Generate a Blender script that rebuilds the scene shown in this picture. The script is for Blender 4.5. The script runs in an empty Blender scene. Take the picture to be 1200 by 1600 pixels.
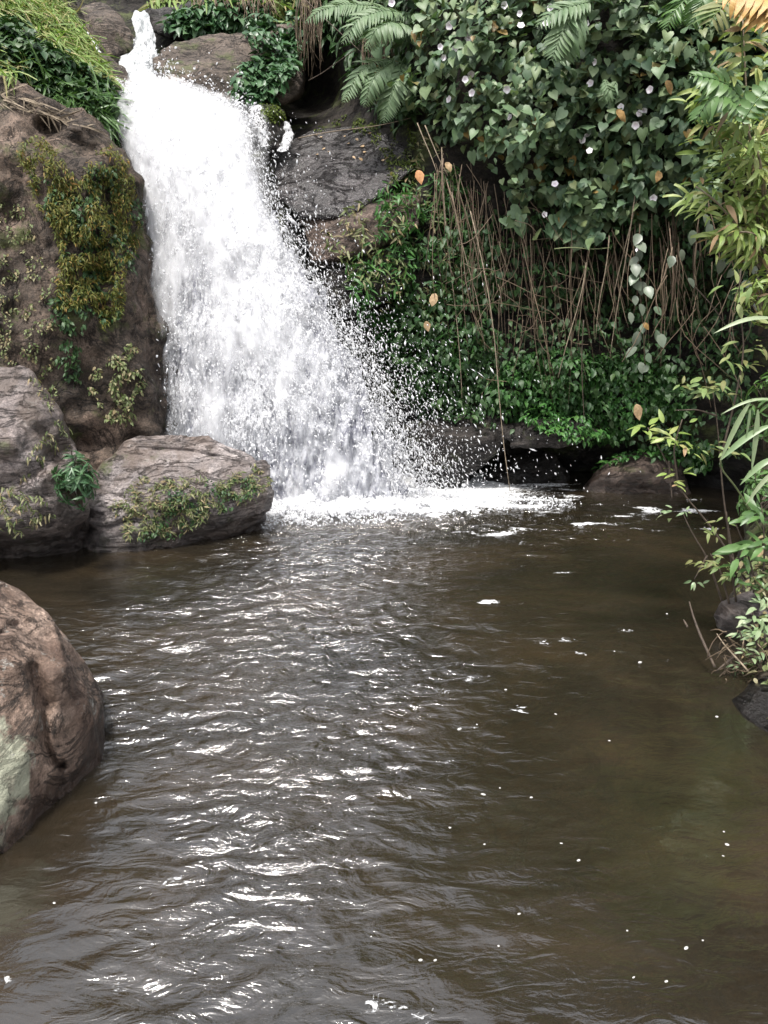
import bpy, bmesh, math, random
import numpy as np
from mathutils import Vector, Matrix
from mathutils.bvhtree import BVHTree

random.seed(7)
rng = np.random.default_rng(11)
SC = bpy.context.scene
COL = SC.collection
R = math.radians

# ------------------------------------------------------------------ camera
PITCH = R(16.0)
CAM_H = 1.9
cam_d = bpy.data.cameras.new('camera')
cam_d.sensor_fit = 'VERTICAL'
cam_d.sensor_height = 36.0
cam_d.lens = 36.0 * 1150.0 / 1600.0
cam_d.clip_start = 0.05
cam_d.clip_end = 500.0
cam = bpy.data.objects.new('camera', cam_d)
cam.location = (0, 0, CAM_H)
cam.rotation_euler = (R(90) - PITCH, 0, 0)
COL.objects.link(cam)
SC.camera = cam

# ------------------------------------------------------------------ sky, sun, exposure
SUN_EL, SUN_AZ = R(68), R(205)          # azimuth clockwise from +Y: behind the camera, a little to its left
wd = bpy.data.worlds.new('World')
SC.world = wd
wd.use_nodes = True
nt = wd.node_tree
for n in list(nt.nodes):
    nt.nodes.remove(n)
sky = nt.nodes.new('ShaderNodeTexSky')
sky.sky_type = 'NISHITA'
sky.sun_disc = False
sky.sun_elevation = SUN_EL
sky.sun_rotation = SUN_AZ
sky.air_density = 1.0
sky.dust_density = 4.0
sky.ozone_density = 1.0
hs = nt.nodes.new('ShaderNodeHueSaturation')
hs.inputs['Saturation'].default_value = 0.30
bg = nt.nodes.new('ShaderNodeBackground')
bg.inputs['Strength'].default_value = 0.15
wo = nt.nodes.new('ShaderNodeOutputWorld')
nt.links.new(sky.outputs[0], hs.inputs['Color'])
nt.links.new(hs.outputs[0], bg.inputs['Color'])
nt.links.new(bg.outputs[0], wo.inputs['Surface'])

sun_d = bpy.data.lights.new('sun', 'SUN')
sun_d.energy = 2.4
sun_d.angle = R(9)
sun_d.color = (1.0, 0.96, 0.90)
sun = bpy.data.objects.new('sun', sun_d)
sdir = Vector((math.sin(SUN_AZ) * math.cos(SUN_EL), math.cos(SUN_AZ) * math.cos(SUN_EL), math.sin(SUN_EL)))
sun.rotation_euler = sdir.to_track_quat('Z', 'Y').to_euler()
sun.location = sdir * 30
COL.objects.link(sun)

SC.view_settings.view_transform = 'Standard'
SC.view_settings.look = 'None'
SC.view_settings.gamma = 1.0
SC.view_settings.exposure = 1.03
SC.view_settings.use_curve_mapping = False
SC.cycles.max_bounces = 6
SC.cycles.diffuse_bounces = 3
SC.cycles.glossy_bounces = 3
SC.cycles.transmission_bounces = 3
SC.cycles.transparent_max_bounces = 14
SC.cycles.use_denoising = True
SC.cycles.sample_clamp_indirect = 4.0

# ------------------------------------------------------------------ maths helpers
FW = np.array([0, math.cos(PITCH), -math.sin(PITCH)])
UP = np.array([0, math.sin(PITCH), math.cos(PITCH)])
RT = np.array([1.0, 0, 0])
CP = np.array([0, 0, CAM_H])

def pdir(px, py):
    px = np.asarray(px, float); py = np.asarray(py, float)
    return (FW + ((px - 600) / 1150)[..., None] * RT + ((800 - py) / 1150)[..., None] * UP)

def at(px, py, Y):
    """world point seen at photo position px, py at the distance Y"""
    d = pdir(px, py)
    t = np.asarray(Y, float) / d[..., 1]
    return CP + d * t[..., None]

def onwater(px, py, z=0.0):
    d = pdir(px, py)
    t = (z - CAM_H) / d[..., 2]
    return CP + d * t[..., None]

def project(P):
    q = np.asarray(P, float) - CP
    w = q @ FW
    return 600 + 1150 * (q @ RT) / w, 800 - 1150 * (q @ UP) / w, w

def _hash(i, j, k, seed):
    h = (i.astype(np.uint32) * np.uint32(374761393) + j.astype(np.uint32) * np.uint32(668265263)
         + k.astype(np.uint32) * np.uint32(2147483647) + np.uint32((seed * 974634777) & 0xffffffff))
    h = (h ^ (h >> np.uint32(13))) * np.uint32(1274126177)
    h = (h ^ (h >> np.uint32(16))) * np.uint32(2246822519)
    return (h ^ (h >> np.uint32(15)))

_G = rng.normal(size=(256, 3))
_G /= np.linalg.norm(_G, axis=1)[:, None]

def pn(P, seed=0):
    P = np.asarray(P, float)
    I = np.floor(P).astype(np.int64)
    F = P - I
    U = F * F * F * (F * (F * 6 - 15) + 10)
    out = np.zeros(P.shape[:-1])
    for a in (0, 1):
        for b in (0, 1):
            for c in (0, 1):
                g = _G[_hash(I[..., 0] + a, I[..., 1] + b, I[..., 2] + c, seed) & np.uint32(255)]
                d = (F[..., 0] - a) * g[..., 0] + (F[..., 1] - b) * g[..., 1] + (F[..., 2] - c) * g[..., 2]
                w = (U[..., 0] if a else 1 - U[..., 0]) * (U[..., 1] if b else 1 - U[..., 1]) * (U[..., 2] if c else 1 - U[..., 2])
                out += w * d
    return out * 1.6

def fbm(P, octv=4, seed=0, gain=0.5):
    P = np.asarray(P, float)
    o = 0; a = 1.0
    for k in range(octv):
        o = o + a * pn(P * 2 ** k + 17.3 * k, seed + k)
        a *= gain
    return o

def inpoly(px, py, poly):
    px = np.asarray(px); py = np.asarray(py)
    c = np.zeros(px.shape, bool)
    n = len(poly)
    for i in range(n):
        x1, y1 = poly[i]; x2, y2 = poly[(i + 1) % n]
        m = ((y1 > py) != (y2 > py)) & (px < (x2 - x1) * (py - y1) / (y2 - y1 + 1e-12) + x1)
        c ^= m
    return c

def sample_poly(poly, n):
    P = np.array(poly, float)
    lo, hi = P.min(0), P.max(0)
    out = []
    k = 0
    while k < n:
        q = lo + rng.random((4 * n + 16, 2)) * (hi - lo)
        q = q[inpoly(q[:, 0], q[:, 1], poly)]
        out.append(q); k += len(q)
    return np.concatenate(out)[:n]

def spread_poly(poly, n, tries=6):
    """n points in a polygon, kept apart from one another"""
    c = sample_poly(poly, n * tries)
    keep = np.empty((0, 2))
    area = (np.ptp(c[:, 0]) * np.ptp(c[:, 1]))
    r = 0.55 * math.sqrt(area * 0.7 / n)
    cell = {}
    out = []
    for q in c:
        k = (int(q[0] // r), int(q[1] // r))
        if any((a - q[0]) ** 2 + (b - q[1]) ** 2 < r * r for i in (-1, 0, 1) for j in (-1, 0, 1) for a, b in cell.get((k[0] + i, k[1] + j), ())):
            continue
        cell.setdefault(k, []).append((q[0], q[1])); out.append(q)
        if len(out) >= n:
            break
    return np.array(out)

def unit(v):
    v = np.asarray(v, float)
    return v / (np.linalg.norm(v, axis=-1, keepdims=True) + 1e-12)

def frames(normal, tip):
    """rotation matrices whose columns are side, tip direction, normal"""
    n = unit(normal)
    t = np.asarray(tip, float)
    t = unit(t - (t * n).sum(-1, keepdims=True) * n)
    s = np.cross(t, n)
    return np.stack([s, t, n], axis=-1)

# ------------------------------------------------------------------ objects
def tag(o, label=None, cat=None, group=None, kind=None):
    if label: o['label'] = label
    if cat: o['category'] = cat
    if group: o['group'] = group
    if kind: o['kind'] = kind
    return o

def mesh_np(name, V, F, smooth=True):
    """F: list of (m x k) index arrays"""
    V = np.asarray(V, np.float32)
    if isinstance(F, np.ndarray):
        F = [F]
    me = bpy.data.meshes.new(name)
    me.vertices.add(len(V)); me.vertices.foreach_set('co', V.ravel())
    li = np.concatenate([f.ravel() for f in F]).astype(np.int32)
    cnt = np.concatenate([np.full(len(f), f.shape[1], np.int32) for f in F])
    st = np.concatenate([[0], np.cumsum(cnt)[:-1]]).astype(np.int32)
    me.loops.add(len(li)); me.loops.foreach_set('vertex_index', li)
    me.polygons.add(len(cnt)); me.polygons.foreach_set('loop_start', st); me.polygons.foreach_set('loop_total', cnt)
    me.polygons.foreach_set('use_smooth', np.full(len(cnt), smooth))
    me.update(calc_edges=True)
    me.validate()
    return me

def link(name, me, mat=None, parent=None, loc=None):
    o = bpy.data.objects.new(name, me)
    if mat is not None and me is not None and len(me.materials) == 0:
        me.materials.append(mat)
    if loc is not None:
        o.location = loc
    COL.objects.link(o)
    if parent is not None:
        o.parent = parent
    return o

def empty(name, loc):
    o = bpy.data.objects.new(name, None)
    o.location = [float(v) for v in loc]
    o.empty_display_size = 0.1
    COL.objects.link(o)
    return o

def child_np(name, V, F, mat, parent, smooth=True):
    """a mesh in world coordinates put under an Empty that is only translated"""
    V = np.asarray(V, float) - np.array(parent.location)
    return link(name, mesh_np(name, V, F, smooth), mat, parent)

def own_np(name, V, F, mat, smooth=True, base=None):
    V = np.asarray(V, float)
    if base is None:
        base = np.array([V[:, 0].mean(), V[:, 1].mean(), V[:, 2].min()])
    return link(name, mesh_np(name, V - base, F, smooth), mat, None, base)

def instances(tpl, M, T):
    """joined copies of a template (V, F list) -> V, F"""
    tv, tf = tpl
    V = (np.einsum('nij,vj->nvi', M, tv) + T[:, None, :]).reshape(-1, 3)
    off = (np.arange(len(T)) * len(tv))
    return V, [(f[None] + off[:, None, None]).reshape(-1, f.shape[1]) for f in tf]

def merge(parts):
    Vs, Fs, o = [], {}, 0
    for V, F in parts:
        for f in F:
            Fs.setdefault(f.shape[1], []).append(f + o)
        Vs.append(V); o += len(V)
    return np.concatenate(Vs), [np.concatenate(v) for v in Fs.values()]

def tube(path, rad, sides=5):
    P = np.asarray(path, float)
    n = len(P)
    r = np.broadcast_to(np.asarray(rad, float), (n,)) if np.ndim(rad) == 0 or len(np.atleast_1d(rad)) == n else np.interp(np.linspace(0, 1, n), np.linspace(0, 1, len(rad)), rad)
    T = np.gradient(P, axis=0); T = unit(T)
    a = np.array([0.31, 0.17, 0.93]) if abs(T[0, 2]) < 0.9 else np.array([0.9, 0.3, 0.1])
    A = unit(np.cross(T, a)); B = np.cross(T, A)
    th = np.arange(sides) / sides * 2 * math.pi
    V = (P[:, None] + r[:, None, None] * (np.cos(th)[None, :, None] * A[:, None] + np.sin(th)[None, :, None] * B[:, None])).reshape(-1, 3)
    i = np.arange(n - 1)[:, None] * sides; j = np.arange(sides)[None]
    q = np.stack([i + j, i + (j + 1) % sides, i + sides + (j + 1) % sides, i + sides + j], -1).reshape(-1, 4)
    caps = [np.arange(sides)[None, ::-1], ((n - 1) * sides + np.arange(sides))[None]]
    return V, [q] + caps

def smoothpath(pts, n):
    P = np.asarray(pts, float)
    d = np.concatenate([[0], np.cumsum(np.linalg.norm(np.diff(P, axis=0), axis=1))])
    s = np.linspace(0, d[-1], n)
    Q = np.stack([np.interp(s, d, P[:, k]) for k in range(3)], 1)
    for _ in range(2):
        Q[1:-1] = 0.25 * Q[:-2] + 0.5 * Q[1:-1] + 0.25 * Q[2:]
    return Q

# ------------------------------------------------------------------ materials
class NT:
    def __init__(s, name):
        s.m = bpy.data.materials.new(name); s.m.use_nodes = True
        s.t = s.m.node_tree; s.n = s.t.nodes; s.l = s.t.links
        s.n.clear()
        s.out = s.n.new('ShaderNodeOutputMaterial')
    def add(s, typ, **kw):
        n = s.n.new(typ)
        for k, v in kw.items():
            if k in n.inputs: n.inputs[k].default_value = v
            else: setattr(n, k, v)
        return n
    def lk(s, a, b): s.l.new(a, b)
    def noise(s, vec, scale, detail=4, rough=0.55, dist=0.0):
        n = s.add('ShaderNodeTexNoise'); n.inputs['Scale'].default_value = scale; n.inputs['Detail'].default_value = detail
        n.inputs['Roughness'].default_value = rough; n.inputs['Distortion'].default_value = dist
        if vec is not None: s.lk(vec, n.inputs['Vector'])
        return n.outputs['Fac']
    def ramp(s, fac, stops, interp='LINEAR'):
        r = s.add('ShaderNodeValToRGB'); e = r.color_ramp.elements; r.color_ramp.interpolation = interp
        while len(e) < len(stops): e.new(0.5)
        for k, (p, c) in enumerate(stops):
            e[k].position = p
            e[k].color = (c[0], c[1], c[2], 1) if not np.isscalar(c) else (c, c, c, 1)
        s.lk(fac, r.inputs['Fac']); return r.outputs['Color']
    def mix(s, fac, a, b, mode='MIX'):
        m = s.add('ShaderNodeMix', data_type='RGBA', blend_type=mode)
        for sock, v in ((m.inputs[0], fac), (m.inputs[6], a), (m.inputs[7], b)):
            if hasattr(v, 'is_linked') or hasattr(v, 'links'): s.lk(v, sock)
            elif np.isscalar(v): sock.default_value = v
            else: sock.default_value = (v[0], v[1], v[2], 1)
        return m.outputs[2]
    def math(s, op, a, b=None, clamp=False):
        m = s.add('ShaderNodeMath', operation=op, use_clamp=clamp)
        for k, v in enumerate((a, b)):
            if v is None: continue
            if hasattr(v, 'links'): s.lk(v, m.inputs[k])
            else: m.inputs[k].default_value = v
        return m.outputs[0]
    def mapping(s, vec, scale=(1, 1, 1), rot=(0, 0, 0), loc=(0, 0, 0)):
        m = s.add('ShaderNodeMapping'); m.inputs['Scale'].default_value = scale; m.inputs['Rotation'].default_value = rot; m.inputs['Location'].default_value = loc
        s.lk(vec, m.inputs['Vector']); return m.outputs[0]
    def coords(s): return s.add('ShaderNodeTexCoord').outputs['Object']
    def world(s): return s.add('ShaderNodeNewGeometry').outputs['Position']
    def bump(s, h, strength=0.5, dist=0.02, normal=None):
        b = s.add('ShaderNodeBump'); b.inputs['Strength'].default_value = strength; b.inputs['Distance'].default_value = dist
        s.lk(h, b.inputs['Height'])
        if normal is not None: s.lk(normal, b.inputs['Normal'])
        return b.outputs[0]
    def principled(s, col, rough=0.6, normal=None, **kw):
        p = s.add('ShaderNodeBsdfPrincipled')
        if hasattr(col, 'links'): s.lk(col, p.inputs['Base Color'])
        else: p.inputs['Base Color'].default_value = (col[0], col[1], col[2], 1)
        if hasattr(rough, 'links'): s.lk(rough, p.inputs['Roughness'])
        else: p.inputs['Roughness'].default_value = rough
        if normal is not None: s.lk(normal, p.inputs['Normal'])
        for k, v in kw.items(): p.inputs[k].default_value = v
        return p.outputs[0]
    def done(s, sh): s.lk(sh, s.out.inputs['Surface']); return s.m

def rock_mat(name, dark, mid, light, rot=(0, 0, 0), strata=14.0, lichen=0.3, moss=0.0, wet=0.35, rough=0.75, patch=None, wetall=0.0, tint=None, spec=0.4, fine=26):
    """layered stone: bands along the bedding, lichen spots, moss in patches, a dark wet foot at the water"""
    m = NT(name)
    co = m.coords()
    band = m.mapping(co, (1.6, 1.6, strata), rot)
    n1 = m.noise(band, 1.0, 7, 0.68, 1.1)
    n2 = m.noise(co, 2.3, 5, 0.6)
    n3 = m.noise(co, fine, 5, 0.7)
    f = m.math('ADD', m.math('MULTIPLY', n1, 0.42), m.math('MULTIPLY', n2, 0.58))
    c = m.ramp(f, [(0.32, dark), (0.5, mid), (0.66, light)])
    c = m.mix(m.ramp(n3, [(0.42, 0), (0.66, 0.7)]), c, [v * 0.4 for v in dark])
    n4 = m.noise(co, 85, 4, 0.75)
    c = m.mix(1.0, c, m.ramp(n4, [(0.32, 0.55), (0.5, 1.0), (0.68, 1.55)]), 'MULTIPLY')
    ck = m.noise(m.mapping(co, (2.6, 2.6, strata * 0.7), rot, (4, 2, 7)), 1.0, 7, 0.68, 1.0)
    crack = m.ramp(m.math('ABSOLUTE', m.math('SUBTRACT', ck, 0.5)), [(0.0, 1), (0.022, 0)])
    c = m.mix(m.math('MULTIPLY', crack, 0.65), c, [v * 0.3 for v in dark])
    if tint is not None:       # patches where the stone itself is of another colour
        tn = m.noise(co, 1.7, 4, 0.6, 0.8)
        c = m.mix(m.ramp(tn, [(0.44, 0), (0.58, 0.8)]), c, m.mix(n1, [v * 0.5 for v in tint], tint))
    if patch is not None:      # a paler bare patch of the stone, its own colour and place
        pcol, ploc, prad = patch
        d = m.add('ShaderNodeVectorMath', operation='DISTANCE'); m.lk(m.world(), d.inputs[0]); d.inputs[1].default_value = ploc
        dd = m.math('ADD', m.math('DIVIDE', d.outputs['Value'], prad), m.math('MULTIPLY', m.math('SUBTRACT', m.noise(co, 7, 5, 0.65, 0.8), 0.5), 2.6))
        c = m.mix(m.ramp(dd, [(0.70, 0.8), (1.15, 0)]), c, m.mix(n1, [v * 0.55 for v in pcol], pcol))
    if lichen > 0:
        l = m.noise(co, 9, 6, 0.75)
        c = m.mix(m.ramp(l, [(0.60, 0), (0.68, lichen)]), c, (0.36, 0.35, 0.32))
    if moss > 0:
        l = m.noise(co, 3.1, 6, 0.7)
        c = m.mix(m.ramp(l, [(0.62 - 0.25 * moss, 0), (0.72 - 0.2 * moss, 0.85)]), c, m.mix(n3, (0.035, 0.05, 0.012), (0.09, 0.10, 0.03)))
    r = rough
    if wet > 0 or wetall > 0:
        z = m.add('ShaderNodeSeparateXYZ'); m.lk(m.world(), z.inputs[0])
        zz = m.math('ADD', z.outputs['Z'], m.math('MULTIPLY', m.math('SUBTRACT', n2, 0.5), 0.35))
        w = m.ramp(m.math('DIVIDE', zz, max(wet, 0.01)), [(0.25, 1), (1.0, 0)])
        w = m.math('MAXIMUM', w, wetall)
        c = m.mix(w, c, m.mix(1.0, c, (0.30, 0.28, 0.27), 'MULTIPLY'))
        r = m.math('SUBTRACT', rough, m.math('MULTIPLY', w, rough - 0.28))
    h = m.math('ADD', m.math('MULTIPLY', n1, 0.55), m.math('ADD', m.math('MULTIPLY', n3, 0.4), m.math('MULTIPLY', n4, 0.12)))
    h = m.math('SUBTRACT', h, m.math('MULTIPLY', crack, 0.25))
    nrm = m.bump(h, 1.0, 0.05)
    return m.done(m.principled(c, r, nrm, **{'Specular IOR Level': spec}))

def leaf_mat(name, cols, rough=0.45, trans=0.22, spec=0.4, vein=False, odd=None):
    """leaf: colour differs from leaf to leaf"""
    m = NT(name)
    g = m.add('ShaderNodeNewGeometry'); oi = m.add('ShaderNodeObjectInfo')
    r = m.math('FRACT', m.math('ADD', g.outputs['Random Per Island'], m.math('MULTIPLY', oi.outputs['Random'], 3.7)))
    c = m.ramp(r, [(k / max(1, len(cols) - 1), v) for k, v in enumerate(cols)])
    n = m.noise(m.world(), 30, 3, 0.6)
    c = m.mix(m.ramp(n, [(0.35, 0), (0.75, 0.45)]), c, m.mix(1.0, c, (0.55, 0.6, 0.5), 'MULTIPLY'))
    if odd:
        r2 = m.math('FRACT', m.math('MULTIPLY', r, 37.77))
        c = m.mix(m.ramp(r2, [(1 - odd[1] - 0.004, 0), (1 - odd[1], 1)]), c, odd[0])
    if vein:
        co = m.coords()
    p = m.principled(c, rough, None, **{'Specular IOR Level': spec})
    if trans > 0:
        t = m.add('ShaderNodeBsdfTranslucent'); m.lk(m.mix(1.0, c, (1.0, 1.15, 0.55), 'MULTIPLY'), t.inputs['Color'])
        x = m.add('ShaderNodeMixShader'); x.inputs[0].default_value = trans
        m.lk(p, x.inputs[1]); m.lk(t.outputs[0], x.inputs[2]); p = x.outputs[0]
    return m.done(p)

def plain_mat(name, c1, c2, scale=12, rough=0.8):
    m = NT(name); co = m.world()
    n = m.noise(co, scale, 5, 0.65)
    c = m.ramp(n, [(0.35, c1), (0.65, c2)])
    return m.done(m.principled(c, rough, m.bump(n, 0.5, 0.01)))

# ================================================================== SETTING
M = {}
M['cliff'] = rock_mat('dark_earth_cliff', (0.006, 0.005, 0.004), (0.019, 0.014, 0.010), (0.039, 0.029, 0.021), (0.25, 0.1, 0), 9, 0.0, 0.45, 0.5, 0.8)
M['brown_rock'] = rock_mat('brown_rock', (0.032, 0.022, 0.017), (0.114, 0.082, 0.066), (0.230, 0.170, 0.140), (0.1, 0.5, 0), 7, 0.3, 0.12, 0.30, 0.75)
M['fore_rock'] = rock_mat('rusty_rock', (0.023, 0.016, 0.014), (0.226, 0.157, 0.119), (0.588, 0.447, 0.366), (0.2, 0.75, 0), 6, 0.9, 0.0, 0.16, 0.7, tint=(0.11, 0.066, 0.048),
                          patch=((0.42, 0.44, 0.33), tuple(at(-40, 1225, 2.22)), 0.20))
M['tall_rock'] = rock_mat('umber_rock', (0.020, 0.015, 0.012), (0.077, 0.057, 0.043), (0.217, 0.155, 0.118), (0, 1.3, 0), 3.0, 0.12, 0.25, 0.25, 0.8)
M['grey_rock'] = rock_mat('grey_schist', (0.043, 0.036, 0.036), (0.204, 0.177, 0.172), (0.499, 0.442, 0.425), (0.2, -0.22, 0), 15, 0.35, 0.15, 0.3, 0.5, tint=(0.17, 0.125, 0.10), spec=0.6)
M['left_rock'] = rock_mat('silver_schist', (0.055, 0.044, 0.043), (0.225, 0.185, 0.172), (0.533, 0.466, 0.458), (0.1, 0.5, 0), 14, 0.3, 0.2, 0.62, 0.45, tint=(0.13, 0.095, 0.075), spec=0.6)  # wet foot set high so its dark colour paints the undercut's shade too
M['dark_rock'] = rock_mat('dark_wet_rock', (0.010, 0.008, 0.007), (0.027, 0.022, 0.019), (0.060, 0.048, 0.042), (0.2, -0.3, 0), 14, 0.15, 0.2, 0.4, 0.5)
M['slab_rock'] = rock_mat('wet_slab', (0.022, 0.018, 0.018), (0.042, 0.036, 0.035), (0.072, 0.062, 0.062), (0.5, 0.35, 0.4), 7, 0.0, 0.0, 0.0, 0.22, spec=1.0, fine=34)
M['high_rock'] = rock_mat('mossy_brown_rock', (0.035, 0.026, 0.020), (0.109, 0.083, 0.065), (0.201, 0.155, 0.125), (0.1, 0.6, 0.2), 9, 0.1, 0.3, 0.0, 0.7)
M['earth'] = rock_mat('earth', (0.021, 0.015, 0.010), (0.052, 0.041, 0.028), (0.098, 0.077, 0.056), (0.1, 0.2, 0), 4, 0.0, 0.5, 0.1, 0.85)
M['bed'] = rock_mat('silt', (0.035, 0.030, 0.020), (0.10, 0.075, 0.045), (0.19, 0.125, 0.065), (0, 0, 0), 3, 0.0, 0.2, 0.0, 0.9)

BV = {}
def register(name, o):
    me = o.data
    n = len(me.vertices)
    V = np.empty(n * 3, np.float32); me.vertices.foreach_get('co', V)
    V = V.reshape(-1, 3).astype(float) + np.array(o.location)
    BV[name] = BVHTree.FromPolygons([tuple(v) for v in V], [tuple(p.vertices) for p in me.polygons])

def cast(name, px, py, d=None):
    """where the line of sight through px, py meets a surface: point, normal, hit mask"""
    D = pdir(px, py); P = np.zeros_like(D); N = np.zeros_like(D); ok = np.zeros(len(D), bool)
    trees = [BV[k] for k in ([name] if isinstance(name, str) else name)]
    o = Vector(CP)
    for i, v in enumerate(D):
        best = None
        for t in trees:
            h = t.ray_cast(o, Vector(v).normalized())
            if h[0] is not None and (best is None or h[3] < best[3]): best = h
        if best is not None:
            P[i] = best[0]; N[i] = best[1]; ok[i] = True
            if N[i] @ v > 0: N[i] = -N[i]
    return P[ok], N[ok], ok

# ------------------------------------------------------------------ pool bed and hillside
gx = np.concatenate([np.linspace(-60, -6, 14), np.linspace(-5.5, 5.5, 90), np.linspace(6, 60, 14)])
gy = np.concatenate([np.linspace(-40, -3, 12), np.linspace(-2.5, 9.5, 100), np.linspace(10, 60, 12)])
X, Y = np.meshgrid(gx, gy)
Z = -0.55 + 0.20 * fbm(np.stack([X * 0.8, Y * 0.8, X * 0], -1), 4, 3) + 0.30 / (1 + np.exp(-(X - 1.2) * 3))
Z = np.minimum(Z, -0.10)
V = np.stack([X, Y, Z], -1).reshape(-1, 3)
nxg, nyg = len(gx), len(gy)
def gridfaces(nr, nc):
    i = np.arange(nr - 1)[:, None] * nc + np.arange(nc - 1)[None]
    return np.stack([i, i + 1, i + nc + 1, i + nc], -1).reshape(-1, 4)
o = own_np('pool_bed', V, gridfaces(nyg, nxg), M['bed'])
tag(o, 'brown silty bed of the pool, dimly seen through the water', 'pool bed', kind='structure')

CL = [(-400, 900, 8.2), (-400, 300, 9.0), (-200, 0, 11.0), (300, 300, 8.5), (300, 500, 8.1), (300, 700, 7.9), (420, 600, 8.0), (230, 100, 10.8), (220, 0, 11.8), (100, -40, 12.2),
      (300, 5, 11.2), (400, 5, 10.8), (350, 60, 10.6), (330, 110, 10.2), (470, 110, 12.0), (475, 165, 11.2), (515, 150, 10.8), (500, 70, 10.6), (470, 20, 10.2),
      (430, 230, 8.9), (520, 260, 8.8), (470, 400, 8.2), (560, 420, 7.9), (600, 330, 8.2), (600, 180, 8.9), (560, 60, 9.4), (640, 100, 8.5), (560, -80, 9.9),
      (700, 200, 8.1), (720, 60, 8.1), (700, -100, 9.0), (850, 300, 7.8), (850, 100, 7.6), (850, -100, 8.4), (1000, 300, 7.6), (1000, 100, 7.4), (1000, -100, 8.0),
      (1200, 300, 7.0), (1200, 100, 7.0), (1400, 200, 6.4), (1400, 600, 5.9), (1200, 600, 6.9), (1050, 480, 7.9), (900, 480, 7.95), (780, 480, 7.9), (650, 500, 7.8), (600, 600, 7.8),
      (800, 600, 7.6), (900, 600, 7.5), (1000, 600, 7.6), (1100, 640, 7.4), (700, 640, 7.8), (760, 730, 8.2), (860, 715, 8.4), (960, 715, 8.2), (660, 740, 8.0), (1100, 740, 7.5),
      (620, -400, 10.6), (850, -400, 9.3), (1100, -400, 8.6), (700, -900, 11.0), (1100, -900, 9.3), (1500, -900, 8.0), (200, -300, 14.0), (-200, -300, 13.5), (1500, -300, 8.0)]
cp = np.array([[p[0], p[2], p[1]] for p in [at(*c) for c in CL]])      # x, z, Y
cp = np.concatenate([cp, [[x, -0.7, 8.3] for x in (-5, -3, -1, 1, 3)], [[4.5, -0.7, 7.0], [6.5, -0.7, 4.5], [6.5, 3, 4.5], [6.5, 7, 5.5]]])
D = np.linalg.norm(cp[:, None, :2] - cp[None, :, :2], axis=-1)
wts = np.linalg.solve(np.block([[D - 0.03 * np.eye(len(cp)), np.ones((len(cp), 1))], [np.ones((1, len(cp))), np.zeros((1, 1))]]), np.append(cp[:, 2], 0))
def cliffY(x, z):
    q = np.stack([x, z], -1)
    return np.linalg.norm(q[..., None, :] - cp[:, :2], axis=-1) @ wts[:-1] + wts[-1]
gx = np.linspace(-7.5, 6.5, 234); gz = np.linspace(-0.75, 11.5, 190)
X, Zg = np.meshgrid(gx, gz)
Yc = cliffY(X, Zg)
P3 = np.stack([X, Yc, Zg], -1)
Yc = Yc + 0.10 * fbm(P3 * 1.3, 4, 5) + 0.05 * fbm(P3 * np.array([1.5, 1.5, 7]), 3, 9)
V = np.stack([X, Yc, Zg], -1).reshape(-1, 3)
F = gridfaces(len(gz), len(gx))[:, ::-1]
fc = V[F].mean(1)       # the valley of the stream stays open above the crest, the overgrown wall rises on one side
F = F[fc[:, 2] < np.interp(fc[:, 0], [-7.5, -4, -2.4, -0.6, 0.6, 1.6], [7.2, 6.6, 5.9, 6.3, 8.0, 11.4]) + 0.5 * pn(fc * 0.9, 8)]
o = own_np('cliff', V, F, M['cliff'])
tag(o, 'dark earthy cliff behind the falls and under the hanging vines', 'cliff', kind='structure')
register('cliff', o)

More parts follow.
